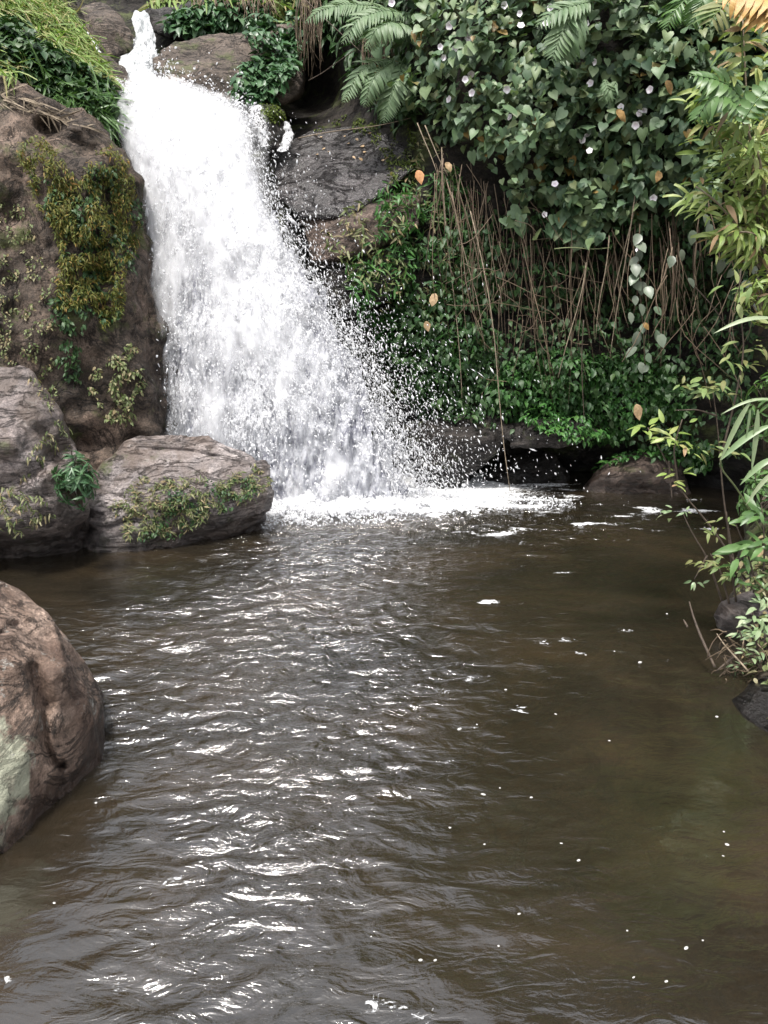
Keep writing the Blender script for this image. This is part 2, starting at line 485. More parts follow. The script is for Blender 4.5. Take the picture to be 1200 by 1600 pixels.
# ------------------------------------------------------------------ rocks
def rock(name, pts, mat, world=(), voxel=0.03, smooth=6, big=0.05, strata=0.015, rot=(0, 0, 0), sfreq=14, seed=0, key=None, carve=(), facet=0.0, cuts=0, cutdepth=0.05):
    P = [tuple(at(*p)) for p in pts] + [tuple(w) for w in world]
    bm = bmesh.new()
    for p in P: bm.verts.new(p)
    r = bmesh.ops.convex_hull(bm, input=bm.verts)
    for v in [v for v in bm.verts if not v.link_faces]: bm.verts.remove(v)
    rc = random.Random(seed + 900)
    for k in range(cuts):          # flat broken faces: corners split off the block
        n = Vector((rc.gauss(0.1, 0.8), rc.gauss(-0.7, 0.6), rc.gauss(0.35, 0.6))).normalized()
        top = max(v.co.dot(n) for v in bm.verts)
        bmesh.ops.bisect_plane(bm, geom=bm.verts[:] + bm.edges[:] + bm.faces[:], plane_co=n * (top - cutdepth * rc.uniform(0.4, 1.0)), plane_no=n, clear_outer=True)
        bmesh.ops.delete(bm, geom=bm.faces[:] + bm.edges[:], context='EDGES_FACES')
        bmesh.ops.convex_hull(bm, input=bm.verts)
        for v in [v for v in bm.verts if not v.link_faces]: bm.verts.remove(v)
    bmesh.ops.recalc_face_normals(bm, faces=bm.faces)
    me = bpy.data.meshes.new('tmp'); bm.to_mesh(me); bm.free()
    o = bpy.data.objects.new('tmp', me); COL.objects.link(o)
    m = o.modifiers.new('r', 'REMESH'); m.mode = 'VOXEL'; m.voxel_size = voxel
    m = o.modifiers.new('s', 'SMOOTH'); m.factor = 0.5; m.iterations = smooth
    dg = bpy.context.evaluated_depsgraph_get()
    ev = o.evaluated_get(dg)
    m2 = bpy.data.meshes.new_from_object(ev)
    bpy.data.objects.remove(o)
    n = len(m2.vertices)
    V = np.empty(n * 3, np.float32); m2.vertices.foreach_get('co', V); V = V.reshape(-1, 3).astype(float)
    N = np.empty(n * 3, np.float32); m2.vertices.foreach_get('normal', N); N = N.reshape(-1, 3).astype(float)
    E = np.array(Matrix.Rotation(rot[0], 3, 'X') @ Matrix.Rotation(rot[1], 3, 'Y'))
    Q = V @ E
    d = big * fbm(V * 1.9, 3, seed + 40) + big * 0.45 * fbm(V * 5.5, 3, seed + 50)
    d = d + facet * (0.35 - 1.5 * np.abs(pn(V * 2.6, seed + 44))) + facet * 0.5 * (0.35 - 1.5 * np.abs(pn(V * 6.1, seed + 45)))
    lay = pn(Q * np.array([1.3, 1.3, sfreq * 0.35]), seed + 60)
    lay2 = fbm(Q * np.array([2.2, 2.2, sfreq]) + 0.5 * fbm(Q * 3.0, 2, seed + 65)[:, None], 3, seed + 70)
    lay2 = lay2 * np.clip(0.75 + 1.4 * pn(V * 2.1, seed + 75), 0.05, 1.8)
    d = d + strata * (2.2 * np.clip(lay, -0.3, 0.3) + lay2)
    V = V + N * d[:, None]
    for (line, rad, dep) in carve:
        L = np.array(line, float)
        px, py, w = project(V)
        dist = np.full(n, 1e9)
        for a, b in zip(L[:-1], L[1:]):
            ab = b - a; t = np.clip(((px - a[0]) * ab[0] + (py - a[1]) * ab[1]) / (ab @ ab), 0, 1)
            dist = np.minimum(dist, np.hypot(px - a[0] - t * ab[0], py - a[1] - t * ab[1]))
        front = ((CP - V) * N).sum(1) > 0
        k = np.exp(-(dist / rad) ** 2 * (1 + 0.6 * pn(V * 9, seed + 3))) * front
        V = V + unit(V - CP) * (dep * k)[:, None]
    base = np.array([V[:, 0].mean(), V[:, 1].mean(), V[:, 2].min()])
    m2.vertices.foreach_set('co', (V - base).astype(np.float32).ravel())
    m2.polygons.foreach_set('use_smooth', np.ones(len(m2.polygons), bool))
    m2.update(); m2.name = name
    m2.materials.clear()
    ob = link(name, m2, mat, None, base)
    register(key or name, ob)
    return ob

w0 = lambda px, py, z=0.0: tuple(onwater(px, py, z))
def below(p, dz): return (p[0], p[1], p[2] - dz)

tall = rock('tall_rock_face', [(-300, 50, 7.2), (0, 126, 7.0), (70, 150, 7.0), (140, 184, 7.1), (188, 222, 7.2), (216, 290, 7.2), (228, 360, 7.15), (243, 460, 7.1), (249, 600, 7.1), (253, 700, 7.1),
      (-300, 300, 6.2), (30, 240, 6.5), (120, 275, 6.5), (-300, 700, 6.0), (50, 640, 6.1), (150, 700, 6.35), (160, 560, 6.4), (185, 430, 6.55), (-300, 40, 9.0), (100, 165, 8.4), (190, 260, 8.2)],
      M['tall_rock'], [(-3.2, 6.1, -0.3), (-2.0, 6.5, -0.3), (-2.1, 8.3, -0.3), (-5, 6.5, -0.3), (-5, 8.5, -0.3), (-2.2, 7.1, -0.3)], 0.04, 3, 0.09, 0.018, (0, 1.3, 0), 6, 1, 'tall', facet=0.03, cuts=6, cutdepth=0.15,
      carve=[([(70, 205), (100, 225), (140, 240)], 22, 0.16), ([(20, 330), (40, 400), (30, 480)], 30, 0.12), ([(165, 380), (160, 470)], 16, 0.08), ([(100, 690), (200, 690)], 18, 0.1)])
tag(tall, 'tall brown rock face hung with yellow-green ferns beside the falls', 'rock')

mid = rock('layered_boulder', [(150, 732, 5.9), (200, 688, 6.1), (290, 676, 6.2), (345, 688, 6.2), (388, 712, 6.1), (424, 735, 5.95), (434, 754, 5.9), (416, 780, 5.86),
      (128, 800, 5.6), (150, 815, 5.5), (270, 775, 5.55), (350, 790, 5.68)],
      M['grey_rock'], [w0(115, 864), w0(190, 862), w0(255, 852), w0(335, 828), w0(385, 815), below(w0(115, 862), .4), below(w0(250, 850), .4), below(w0(380, 812), .4), (-1.9, 6.7, 0.1), (-2.6, 6.3, -0.3)],
      0.02, 0, 0.030, 0.026, (0.2, -0.22, 0), 13, 2, 'mid', facet=0.014, cuts=7, cutdepth=0.07, carve=[([(215, 700), (300, 705), (390, 728)], 3.5, 0.05), ([(150, 765), (230, 790)], 4, 0.04)])
tag(mid, 'layered grey-brown boulder with weeds across its front at the foot of the falls', 'boulder')

lft = rock('striated_boulder', [(-250, 545, 5.3), (0, 570, 5.35), (50, 580, 5.4), (88, 622, 5.4), (112, 690, 5.4), (124, 745, 5.35), (140, 800, 5.35), (-250, 700, 4.7), (20, 690, 4.85), (60, 765, 4.9), (20, 822, 4.88), (100, 818, 5.05), (-250, 835, 4.8)],
      M['left_rock'], [(-4.2, 5.8, 0.1), (-2.85, 5.9, 0.1), (-2.55, 5.9, 0.1), (-4.2, 5.8, -0.4), (-2.85, 5.9, -0.4), (-2.55, 5.9, -0.4), (-3.0, 6.2, -0.3), (-2.6, 6.1, 0.6), (-4, 6.2, 0.9)],
      0.024, 6, 0.06, 0.010, (0.1, 0.5, 0), 15, 3, 'left', carve=[([(0, 765), (50, 740), (100, 700)], 14, 0.10), ([(0, 850), (60, 850), (120, 830)], 20, 0.12)])
tag(lft, 'silvery striated boulder beside the bushy dark-leaved shrub, against the tall rock', 'boulder')

fore = rock('rusty_boulder', [(-250, 800, 3.0), (0, 902, 2.85), (50, 935, 2.85), (98, 978, 2.85), (130, 1024, 2.8), (144, 1095, 2.74), (154, 1160, 2.7), (165, 1212, 2.66), (-250, 950, 2.2), (20, 1000, 2.45), (75, 1080, 2.42), (-250, 1200, 2.0), (20, 1220, 2.22), (95, 1200, 2.42)],
      M['fore_rock'], [w0(163, 1222), w0(112, 1290), w0(0, 1350), w0(-250, 1400), below(w0(160, 1215), .4), below(w0(0, 1340), .4), below(w0(-250, 1380), .4), (-1.9, 3.6, 0.40), (-1.5, 3.6, -0.3), (-3, 3.4, 0.8)],
      0.014, 0, 0.016, 0.010, (0.2, 0.75, 0), 18, 4, 'fore', facet=0.014, cuts=16, cutdepth=0.12, carve=[([(55, 1045), (62, 1075), (70, 1100)], 13, 0.12), ([(68, 1120), (70, 1160), (85, 1190), (96, 1196)], 6, 0.09), ([(40, 985), (70, 1000)], 14, 0.05), ([(0, 990), (25, 975)], 6, 0.05)])
tag(fore, 'rust-brown boulder with a pale green-white patch rising from the near water', 'boulder')

for nm, lab, pts, wpts, mt, kw in [
  ('round_rock', 'rounded dark brown rock beside the narrow top of the stream', [(106, 28, 10), (128, 8, 10), (165, 6, 10), (196, 24, 9.9), (210, 56, 9.8), (206, 82, 9.7), (180, 92, 9.5), (140, 76, 9.5), (165, 40, 9.5), (110, 60, 9.8), (150, 10, 10.8), (190, 60, 10.6)], [], 'high_rock', dict(voxel=.04, smooth=4, big=.05, strata=.012, seed=11)),
  ('sloping_rock', 'broad sloping brown rock above the crest of the falls, half under dark leaves', [(236, 100, 9.1), (250, 72, 9.4), (300, 62, 9.7), (400, 48, 9.9), (460, 36, 10.0), (480, 100, 9.5), (462, 150, 9.1), (410, 172, 8.9), (345, 160, 8.8), (290, 140, 8.8), (250, 128, 8.9), (330, 120, 8.85), (400, 60, 10.6), (470, 150, 10.3), (300, 100, 10.2)], [], 'high_rock', dict(voxel=.04, smooth=3, big=.045, strata=.02, rot=(0.1, 0.6), sfreq=8, seed=12)),
  ('ledge_rock', 'dark overhanging rock ledge under the topmost leafy mat', [(222, 20, 10.6), (300, 8, 10.6), (420, -8, 10.7), (430, 40, 10.4), (330, 60, 10.2), (262, 60, 10.2), (236, 50, 10.3), (300, 40, 10.1), (400, 20, 11.6), (240, 30, 11.4)], [], 'dark_rock', dict(voxel=.04, smooth=3, big=.04, strata=.02, seed=13)),
  ('bank_rock', 'small grey-green rock at the end of the grassy slope', [(140, 76, 9.0), (168, 82, 9.0), (198, 106, 8.95), (214, 146, 8.8), (196, 156, 8.6), (165, 140, 8.6), (180, 110, 8.7), (160, 90, 9.6), (200, 140, 9.4)], [], 'high_rock', dict(voxel=.03, smooth=4, big=.03, strata=.012, seed=14)),
  ('pebble_rock', 'small wet stone poking out of the white water beside the grass', [(193, 158, 8.2), (200, 154, 8.2), (209, 157, 8.15), (212, 166, 8.1), (198, 168, 8.05), (203, 160, 8.0), (203, 160, 8.4)], [], 'dark_rock', dict(voxel=.012, smooth=3, big=.01, strata=.003, seed=15)),
  ('splitting_rock', 'small mossy rock parting the water at the far side of the crest', [(388, 172, 8.6), (404, 163, 8.6), (432, 162, 8.6), (444, 175, 8.6), (447, 205, 8.5), (440, 232, 8.4), (418, 232, 8.3), (402, 205, 8.3), (420, 185, 8.3), (420, 175, 9.2)], [], 'dark_rock', dict(voxel=.025, smooth=3, big=.03, strata=.02, seed=16)),
  ('wet_slab', 'shiny wet grey rock slab sloping down beside the crest of the falls', [(420, 236, 8.7), (500, 202, 9.0), (570, 196, 8.9), (630, 222, 8.5), (650, 262, 8.1), (606, 296, 7.85), (545, 338, 7.65), (470, 340, 7.7), (425, 300, 8.0), (500, 210, 9.6), (640, 270, 9.0), (480, 350, 8.4)], [], 'slab_rock', dict(voxel=.03, smooth=3, big=.025, strata=.016, rot=(0.5, 0.35), sfreq=4, seed=17)),
  ('stepped_rock', 'brown stepped rock below the shiny slab, half grown over', [(462, 340, 7.85), (540, 332, 7.85), (600, 296, 7.95), (660, 300, 7.9), (655, 352, 7.65), (590, 378, 7.5), (540, 400, 7.45), (490, 412, 7.5), (560, 352, 7.55), (640, 380, 8.3), (500, 400, 8.3)], [], 'brown_rock', dict(voxel=.03, smooth=2, big=.035, strata=.03, rot=(0.2, -0.3), sfreq=9, seed=18)),
  ('streaked_rock', 'dark streaked rock step in the spray below the stepped rock', [(490, 405, 7.65), (560, 388, 7.65), (640, 372, 7.75), (640, 430, 7.6), (590, 480, 7.5), (545, 500, 7.45), (510, 470, 7.45), (560, 440, 7.4), (600, 440, 8.2)], [], 'dark_rock', dict(voxel=.03, smooth=2, big=.04, strata=.03, rot=(0.2, -0.3), sfreq=9, seed=19)),
  ('undercut_ledge', 'dark layered rock ledge in the spray beside the plunge', [(640, 668, 7.55), (700, 650, 7.6), (770, 648, 7.6), (800, 672, 7.45), (770, 705, 7.4), (720, 728, 7.4), (690, 770, 7.5), (650, 760, 7.5), (720, 690, 7.3), (700, 720, 8.3), (800, 680, 8.2)], [(0.55, 7.6, -.3), (0.35, 7.6, -.3)], 'dark_rock', dict(voxel=.028, smooth=1, big=.045, strata=.035, rot=(0.2, -0.35), sfreq=9, seed=20)),
  ('shelf_rock', 'flat dark rock shelf under the lush green patch', [(770, 668, 7.5), (830, 655, 7.45), (900, 660, 7.4), (950, 672, 7.45), (935, 686, 7.3), (870, 700, 7.25), (800, 700, 7.3), (860, 680, 7.15), (860, 690, 8.2)], [], 'dark_rock', dict(voxel=.028, smooth=1, big=.04, strata=.035, rot=(0.1, -0.15), sfreq=9, seed=21)),
  ('cave_rock', 'dim rock at the waterline inside the dark hollow', [(760, 745, 7.9), (800, 715, 7.9), (860, 708, 7.95), (890, 740, 7.9), (880, 775, 7.8), (770, 775, 7.75), (820, 740, 7.65), (830, 730, 8.5)], [], 'dark_rock', dict(voxel=.03, smooth=2, big=.05, strata=.035, rot=(0.1, -0.25), sfreq=9, seed=22)),
  ('shore_rock', 'low dark brown rock at the far waterline with small plants on top', [(908, 756, 7.5), (925, 734, 7.55), (960, 716, 7.6), (1010, 708, 7.6), (1060, 716, 7.6), (1075, 745, 7.5), (940, 745, 7.3), (1000, 735, 7.25), (1000, 720, 8.2)], [w0(905, 768), w0(1080, 772), below(w0(905, 768), .3), below(w0(1080, 770), .3), (2.6, 8.2, -.3)], 'brown_rock', dict(voxel=.024, smooth=3, big=.035, strata=.014, seed=23)),
  ('bank_stone', 'smooth grey stone overhanging the water on the planted bank', [(1112, 962, 4.02), (1125, 940, 4.05), (1160, 926, 4.1), (1210, 920, 4.1), (1118, 985, 3.98), (1150, 960, 3.85), (1210, 960, 3.8), (1140, 1000, 3.95), (1200, 1000, 3.9), (1180, 940, 4.5)], [], 'grey_rock', dict(voxel=.014, smooth=4, big=.016, strata=.004, seed=24)),
  ('black_stone', 'glistening black wet stone at the edge of the planted bank', [(1150, 1080, 3.35), (1165, 1060, 3.4), (1200, 1050, 3.4), (1260, 1060, 3.4), (1185, 1075, 3.2), (1240, 1085, 3.15)], [w0(1145, 1095), w0(1165, 1125), w0(1215, 1150), w0(1260, 1120), below(w0(1150, 1090), .2), below(w0(1215, 1145), .2)], 'dark_rock', dict(voxel=.012, smooth=2, big=.03, strata=.012, seed=25)),
]:
    o = rock(nm, pts, M[mt], wpts, **kw)
    tag(o, lab, 'rock')

gs = rock('grass_slope', [(-350, -220, 10.2), (70, -60, 10.6), (96, 0, 9.9), (120, 40, 9.4), (150, 82, 9.0), (186, 134, 8.5), (193, 160, 8.2), (180, 197, 7.9), (100, 170, 7.6), (0, 126, 7.3), (-350, 40, 7.2), (40, 60, 8.0), (100, 100, 7.95), (90, -40, 12), (180, 150, 9.6)], M['earth'], [(-4, 8, 2), (-3.0, 8.4, 2)], 0.05, 4, 0.07, 0.02, seed=31)
tag(gs, 'grassy earth slope above the tall rock face', 'slope', kind='structure')

bk = rock('river_bank', [], M['earth'], [w0(1230, 1180), w0(1165, 1085), w0(1140, 1000), w0(1150, 920), w0(1165, 850), w0(1200, 800), below(w0(1230, 1180), .4), below(w0(1140, 1000), .4), below(w0(1165, 850), .4), below(w0(1200, 800), .4),
      (2.35, 3.4, 0.22), (2.45, 4.2, 0.34), (2.7, 5.0, 0.4), (3.2, 6.2, 0.5), (4.8, 3.0, 1.0), (4.8, 6.5, 1.3), (4.8, 2.0, -0.4), (4.8, 7.0, -0.4)], 0.05, 4, 0.06, 0.02, seed=32)
tag(bk, 'planted earth bank at the edge of the pool', 'bank', kind='structure')

# ------------------------------------------------------------------ pool water
m = NT('pool_water')
co = m.world()
n1 = m.noise(m.mapping(co, (1, 1.7, 1)), 0.9, 4, 0.55, 0.5)
murk = m.ramp(n1, [(0.3, (0.014, 0.012, 0.008)), (0.5, (0.0250, 0.0200, 0.0128)), (0.72, (0.044, 0.0310, 0.0175))])
fine = m.noise(m.mapping(co, (6, 13, 1)), 1.0, 3, 0.5, 1.5)
fine2 = m.noise(m.mapping(co, (24, 58, 1), loc=(2, 1, 0)), 1.0, 4, 0.65, 1.0)
at1 = m.add('ShaderNodeAttribute', attribute_name='chop')
hh = m.math('MULTIPLY', m.math('ADD', m.math('MULTIPLY', fine, 0.75), m.math('MULTIPLY', fine2, 0.12)), at1.outputs['Fac'])
nrm = m.bump(hh, 1.0, 0.035)
df = m.add('ShaderNodeBsdfDiffuse'); m.lk(murk, df.inputs['Color'])
tr = m.add('ShaderNodeBsdfTransparent', Color=(0.75, 0.65, 0.45, 1))
x1 = m.add('ShaderNodeMixShader'); x1.inputs[0].default_value = 0.35
m.lk(df.outputs[0], x1.inputs[1]); m.lk(tr.outputs[0], x1.inputs[2])
gl = m.add('ShaderNodeBsdfGlossy'); gl.inputs['Roughness'].default_value = 0.015; gl.inputs['Color'].default_value = (1, 1, 1, 1); m.lk(nrm, gl.inputs['Normal'])
fr = m.add('ShaderNodeFresnel'); fr.inputs['IOR'].default_value = 2.2; m.lk(nrm, fr.inputs['Normal'])
x2 = m.add('ShaderNodeMixShader'); m.lk(fr.outputs[0], x2.inputs[0]); m.lk(x1.outputs[0], x2.inputs[1]); m.lk(gl.outputs[0], x2.inputs[2])
# foam carried on the surface, with sky glints painted in as white
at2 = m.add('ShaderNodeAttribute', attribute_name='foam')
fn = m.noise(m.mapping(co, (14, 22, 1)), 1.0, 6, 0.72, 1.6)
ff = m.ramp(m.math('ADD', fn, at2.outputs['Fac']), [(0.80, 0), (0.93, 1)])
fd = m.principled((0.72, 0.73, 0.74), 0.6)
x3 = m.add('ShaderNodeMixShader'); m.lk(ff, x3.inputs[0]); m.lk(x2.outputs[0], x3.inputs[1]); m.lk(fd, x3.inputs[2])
M['water'] = m.done(x3.outputs[0])

gx = np.linspace(-4.6, 4.6, 640)
gy = np.geomspace(1.2, 10.0, 540) - 1.0
X, Y = np.meshgrid(gx, gy)
def chop(X, Y):
    strong = 0.10 + 0.90 / (1 + np.exp((X - 0.22 - 0.05 * (Y - 3)) * 5.0))
    strong = strong + 1.0 * np.exp(-((Y - 6.7) / 1.2) ** 2) * np.exp(-((X - 1.0) / 2.1) ** 2) + 0.25 * np.exp(-((Y - 4.3) / 1.4) ** 2) * np.exp(-((X - 0.9) / 0.9) ** 2)
    q = np.stack([X, Y, X * 0], -1)
    strong = strong * (1 + 0.5 * fbm(q * 0.9, 3, 77))
    strong = strong * np.interp(Y, [0.8, 2.2, 3.6, 5.0], [0.62, 0.78, 1.0, 1.0]) * (1 - 0.8 / (1 + np.exp((Y - 2.7) * 5)) / (1 + np.exp((X + 0.80) * 9)))
    return np.clip(strong * np.where(X < -1.2, np.clip(1 - (-1.2 - X) * 0.7, 0.25, 1), 1), 0.05, 1.6)
def wave(X, Y):
    q = np.stack([X, Y, X * 0], -1)
    wx = X + 0.07 * fbm(q * 2.2, 3, 81); wy = Y + 0.07 * fbm(q * 2.2, 3, 82)
    h = np.zeros_like(X)
    r2 = np.random.default_rng(5)
    for k in range(54):
        lam = 0.075 * (0.42 / 0.075) ** r2.random()
        th = r2.normal(-math.pi / 2, 0.62)          # ripples run away from the plunge
        kx, ky = math.cos(th) * 2 * math.pi / lam, math.sin(th) * 2 * math.pi / lam
        h += lam * np.sin(kx * wx + ky * wy + r2.random() * 6.28) * np.clip(0.6 + 1.4 * pn(q * 1.1 + k, 90 + k), 0, 2)
    h = h * (0.15 / (2 * math.pi * math.sqrt(54 / 2) * 0.75))
    rg = 1 - np.abs(pn(np.stack([wx * 2.6, wy * 7.0, X * 0], -1), 83)) * 2
    rg2 = 1 - np.abs(pn(np.stack([wx * 5.5, wy * 14, X * 0 + 4], -1), 84)) * 2
    h = h + 0.013 * rg + 0.006 * rg2
    return h * chop(X, Y)
Zw = wave(X, Y)
V = np.stack([X, Y, Zw], -1).reshape(-1, 3)
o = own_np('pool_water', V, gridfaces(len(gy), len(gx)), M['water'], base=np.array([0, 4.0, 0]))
tag(o, 'murky brown rippled water of the pool below the falls', 'water', kind='structure')
a = o.data.attributes.new('chop', 'FLOAT', 'POINT'); a.data.foreach_set('value', chop(X, Y).ravel().astype(np.float32))
def foam_and_glints(X, Y):
    xx = [-1.9, -1.2, -0.5, 0.4, 1.2, 2.0, 2.8, 3.6]
    edge = np.interp(X, xx, [6.7, 6.42, 6.38, 6.44, 6.75, 7.1, 7.3, 7.4])     # where the foam ends towards the camera
    f = np.clip((Y - edge) / 0.25, -3, 1) * np.interp(X, xx, [0, 1, 1, 0.9, 0.55, 0.22, 0.1, 0])
    q = np.stack([X * 1.4, Y * 5.5, X * 0], -1)
    st = 0.55 * np.clip(fbm(q, 3, 61) - 0.05, 0, 1) * np.exp(-((Y - 6.6) / 0.9) ** 2) * np.interp(X, [-0.5, 0.5, 2.8, 3.6], [0.4, 1, 0.8, 0.2])
    q2 = np.stack([X * 2.2, Y * 4.5, X * 0], -1)
    sparkle = 0.9 * np.clip(fbm(q2, 3, 63) - 0.50, 0, 1) * np.exp(-((X - 0.7) / 0.9) ** 2) * np.exp(-((Y - 4.2) / 1.2) ** 2)  # sparkles on the ripples, painted as white flecks
    spots = 0 * X  # white patches: painted sky glints together with floating foam
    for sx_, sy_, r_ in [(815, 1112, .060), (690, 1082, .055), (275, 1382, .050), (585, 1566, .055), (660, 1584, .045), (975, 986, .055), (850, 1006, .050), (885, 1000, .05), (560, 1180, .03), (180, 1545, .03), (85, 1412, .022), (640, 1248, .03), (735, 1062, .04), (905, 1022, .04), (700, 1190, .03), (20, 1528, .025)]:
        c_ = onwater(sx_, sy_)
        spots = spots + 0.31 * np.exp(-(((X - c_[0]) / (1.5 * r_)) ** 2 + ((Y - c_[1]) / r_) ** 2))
    return np.clip(np.maximum(f * 0.75, 0) + st * 1.7 + sparkle * 1.5 + spots, 0, 1)
a = o.data.attributes.new('foam', 'FLOAT', 'POINT'); a.data.foreach_set('value', foam_and_glints(X, Y).ravel().astype(np.float32))

# ================================================================== WATERFALL
def white_water(name, col, shade, tr=0.25, scale=6.0, stretch=(1, 1, 0.35)):
    m = NT(name); co = m.world()
    mp = m.mapping(co, stretch)
    n = m.noise(mp, scale * 4, 6, 0.7, 0.6); n2 = m.noise(mp, scale, 4, 0.6)
    f = m.math('ADD', m.math('MULTIPLY', n, 0.6), m.math('MULTIPLY', n2, 0.4))
    c = m.ramp(f, [(0.40, shade), (0.56, col)])
    p = m.principled(c, 0.35, m.bump(f, 0.9, 0.06), **{'Specular IOR Level': 0.4})
    t = m.add('ShaderNodeBsdfTranslucent'); m.lk(c, t.inputs['Color'])
    x = m.add('ShaderNodeMixShader'); x.inputs[0].default_value = tr
    m.lk(p, x.inputs[1]); m.lk(t.outputs[0], x.inputs[2])
    return m.done(x.outputs[0])
M['curtain'] = white_water('falling_water', (0.74, 0.75, 0.79), (0.22, 0.225, 0.28))
M['stream'] = white_water('sliding_water', (0.78, 0.80, 0.81), (0.26, 0.28, 0.29), 0.2, 5.0, (1.6, 0.5, 0.28))
def soft_white(m, c):
    p = m.add('ShaderNodeBsdfDiffuse'); t = m.add('ShaderNodeBsdfTranslucent')
    for k in (p, t):
        k.inputs['Color'].default_value = (c[0], c[1], c[2], 1)
    x = m.add('ShaderNodeMixShader'); x.inputs[0].default_value = 0.42; m.lk(p.outputs[0], x.inputs[1]); m.lk(t.outputs[0], x.inputs[2])
    return x.outputs[0]
m = NT('spray_drop'); M['drop'] = m.done(soft_white(m, (0.87, 0.875, 0.895)))
def lacy(name, scale, off):
    """a torn sheet of falling drops: solid where dense, open where the sheet has broken up"""
    m = NT(name); co = m.world()
    a = m.noise(m.mapping(co, (1, 1, 0.36), loc=off), scale, 5, 0.66, 1.0)
    b = m.noise(m.mapping(co, (1, 1, 0.45), loc=off), scale * 0.28, 3, 0.6, 0.6)
    d = m.add('ShaderNodeAttribute', attribute_name='dens')
    f = m.math('ADD', m.math('ADD', m.math('MULTIPLY', a, 0.75), m.math('MULTIPLY', b, 0.35)), d.outputs['Fac'])
    al = m.ramp(f, [(0.92, 0), (1.12, 1)])
    tr = m.add('ShaderNodeBsdfTransparent'); x = m.add('ShaderNodeMixShader')
    m.lk(al, x.inputs[0]); m.lk(tr.outputs[0], x.inputs[1]); m.lk(soft_white(m, (0.87, 0.875, 0.895)), x.inputs[2])
    return m.done(x.outputs[0])
def soft_mist(name, off, peak):
    m = NT(name); co = m.world()
    a = m.noise(m.mapping(co, (1, 1, 0.45), loc=off), 7, 5, 0.6, 0.5)
    d = m.add('ShaderNodeAttribute', attribute_name='dens')
    al = m.math('MULTIPLY', m.ramp(m.math('ADD', m.math('MULTIPLY', a, 0.8), d.outputs['Fac']), [(0.55, 0), (1.05, 1)]), peak)
    tr = m.add('ShaderNodeBsdfTransparent'); x = m.add('ShaderNodeMixShader')
    m.lk(al, x.inputs[0]); m.lk(tr.outputs[0], x.inputs[1]); m.lk(soft_white(m, (0.87, 0.875, 0.895)), x.inputs[2])
    return m.done(x.outputs[0])
M['mist0'] = soft_mist('fine_mist', (1, 4, 2), 0.74); M['mist1'] = soft_mist('thin_mist', (7, 2, 9), 0.45)
M['foam'] = lacy('torn_foam', 26, (2, 8, 3))
for k in range(3):
    M['lace%d' % k] = lacy('torn_water_%s' % 'abc'[k], (52, 44, 60)[k], (k * 3.1, k * 1.7, k * 5.3))

FALL = np.array([  # photo row, near edge, far edge, distance
    (128, 226, 252, 9.0), (142, 212, 285, 8.8), (160, 200, 325, 8.55), (185, 186, 380, 8.32), (220, 194, 402, 8.08), (300, 218, 432, 7.80), (380, 230, 478, 7.58),
    (480, 241, 540, 7.36), (570, 246, 602, 7.20), (680, 256, 658, 7.06), (790, 268, 694, 6.98), (830, 270, 700, 6.98)], float)
CHUTE = np.array([(17, 210, 226, 10.6), (26, 206, 234, 10.4), (50, 211, 240, 10.1), (75, 208, 244, 9.85), (88, 190, 246, 9.6), (105, 184, 244, 9.45), (125, 200, 252, 9.15), (150, 205, 300, 8.85), (172, 196, 345, 8.6)], float)
def fall_at(T, u, s):
    r = np.linspace(0, 1, len(T))
    f = [np.interp(s, r, T[:, k]) for k in range(4)]
    return f[0], f[1] + (f[2] - f[1]) * u, f[3]
def fall_pt(T, u, s, bulge=0.30):
    py, px, Y = fall_at(T, u, s)
    return at(px, py, Y - bulge * np.clip(4 * u * (1 - u), -0.3, 1))

def sheet(name, T, nu, ns, mat, parent, bulge, amp, ragged=0.0, seed=0, top=0.0):
    u, s = np.meshgrid(np.linspace(0, 1, nu), np.linspace(0, 1, ns))
    e = 0.07 * pn(np.stack([s * 9, s * 0 + seed, s * 0], -1), seed) + 0.05 * pn(np.stack([s * 40, s * 0 + seed, s * 0], -1), seed + 1)
    uu = u + e * (2 * np.abs(u - 0.5)) ** 2
    P = fall_pt(T, uu, s, bulge)
    Q = P * np.array([6.5, 3, 1.6]) ; Q2 = P * np.array([17, 8, 6.0])
    d = amp * (1.1 * fbm(Q, 3, seed + 5) + 0.6 * fbm(Q2, 3, seed + 8))
    P = P + d[..., None] * np.array([0.15, -1, 0.25])
    F = gridfaces(ns, nu)
    if ragged > 0:
        fc = F.mean(1)
        uf = u.ravel()[F].mean(1); sf = s.ravel()[F].mean(1)
        C = P.reshape(-1, 3)[F].mean(1)
        nz = fbm(C * np.array([9, 4, 5]), 3, seed + 20)
        edge = np.minimum(uf / 0.10, (1 - uf) / 0.22)
        keep = (edge + nz * ragged) > 0.55
        F = F[keep]
    return child_np(name, P.reshape(-1, 3), [F], mat, parent)

wf = empty('waterfall', at(470, 790, 6.95))
tag(wf, 'white waterfall rushing over the crest and breaking into spray down to the pool', 'waterfall')
sheet('main_curtain', FALL, 150, 280, M['curtain'], wf, 0.32, 0.07, 0.35, 3)
sheet('upper_chute', CHUTE, 50, 120, M['stream'], wf, 0.10, 0.03, 0.0, 7)
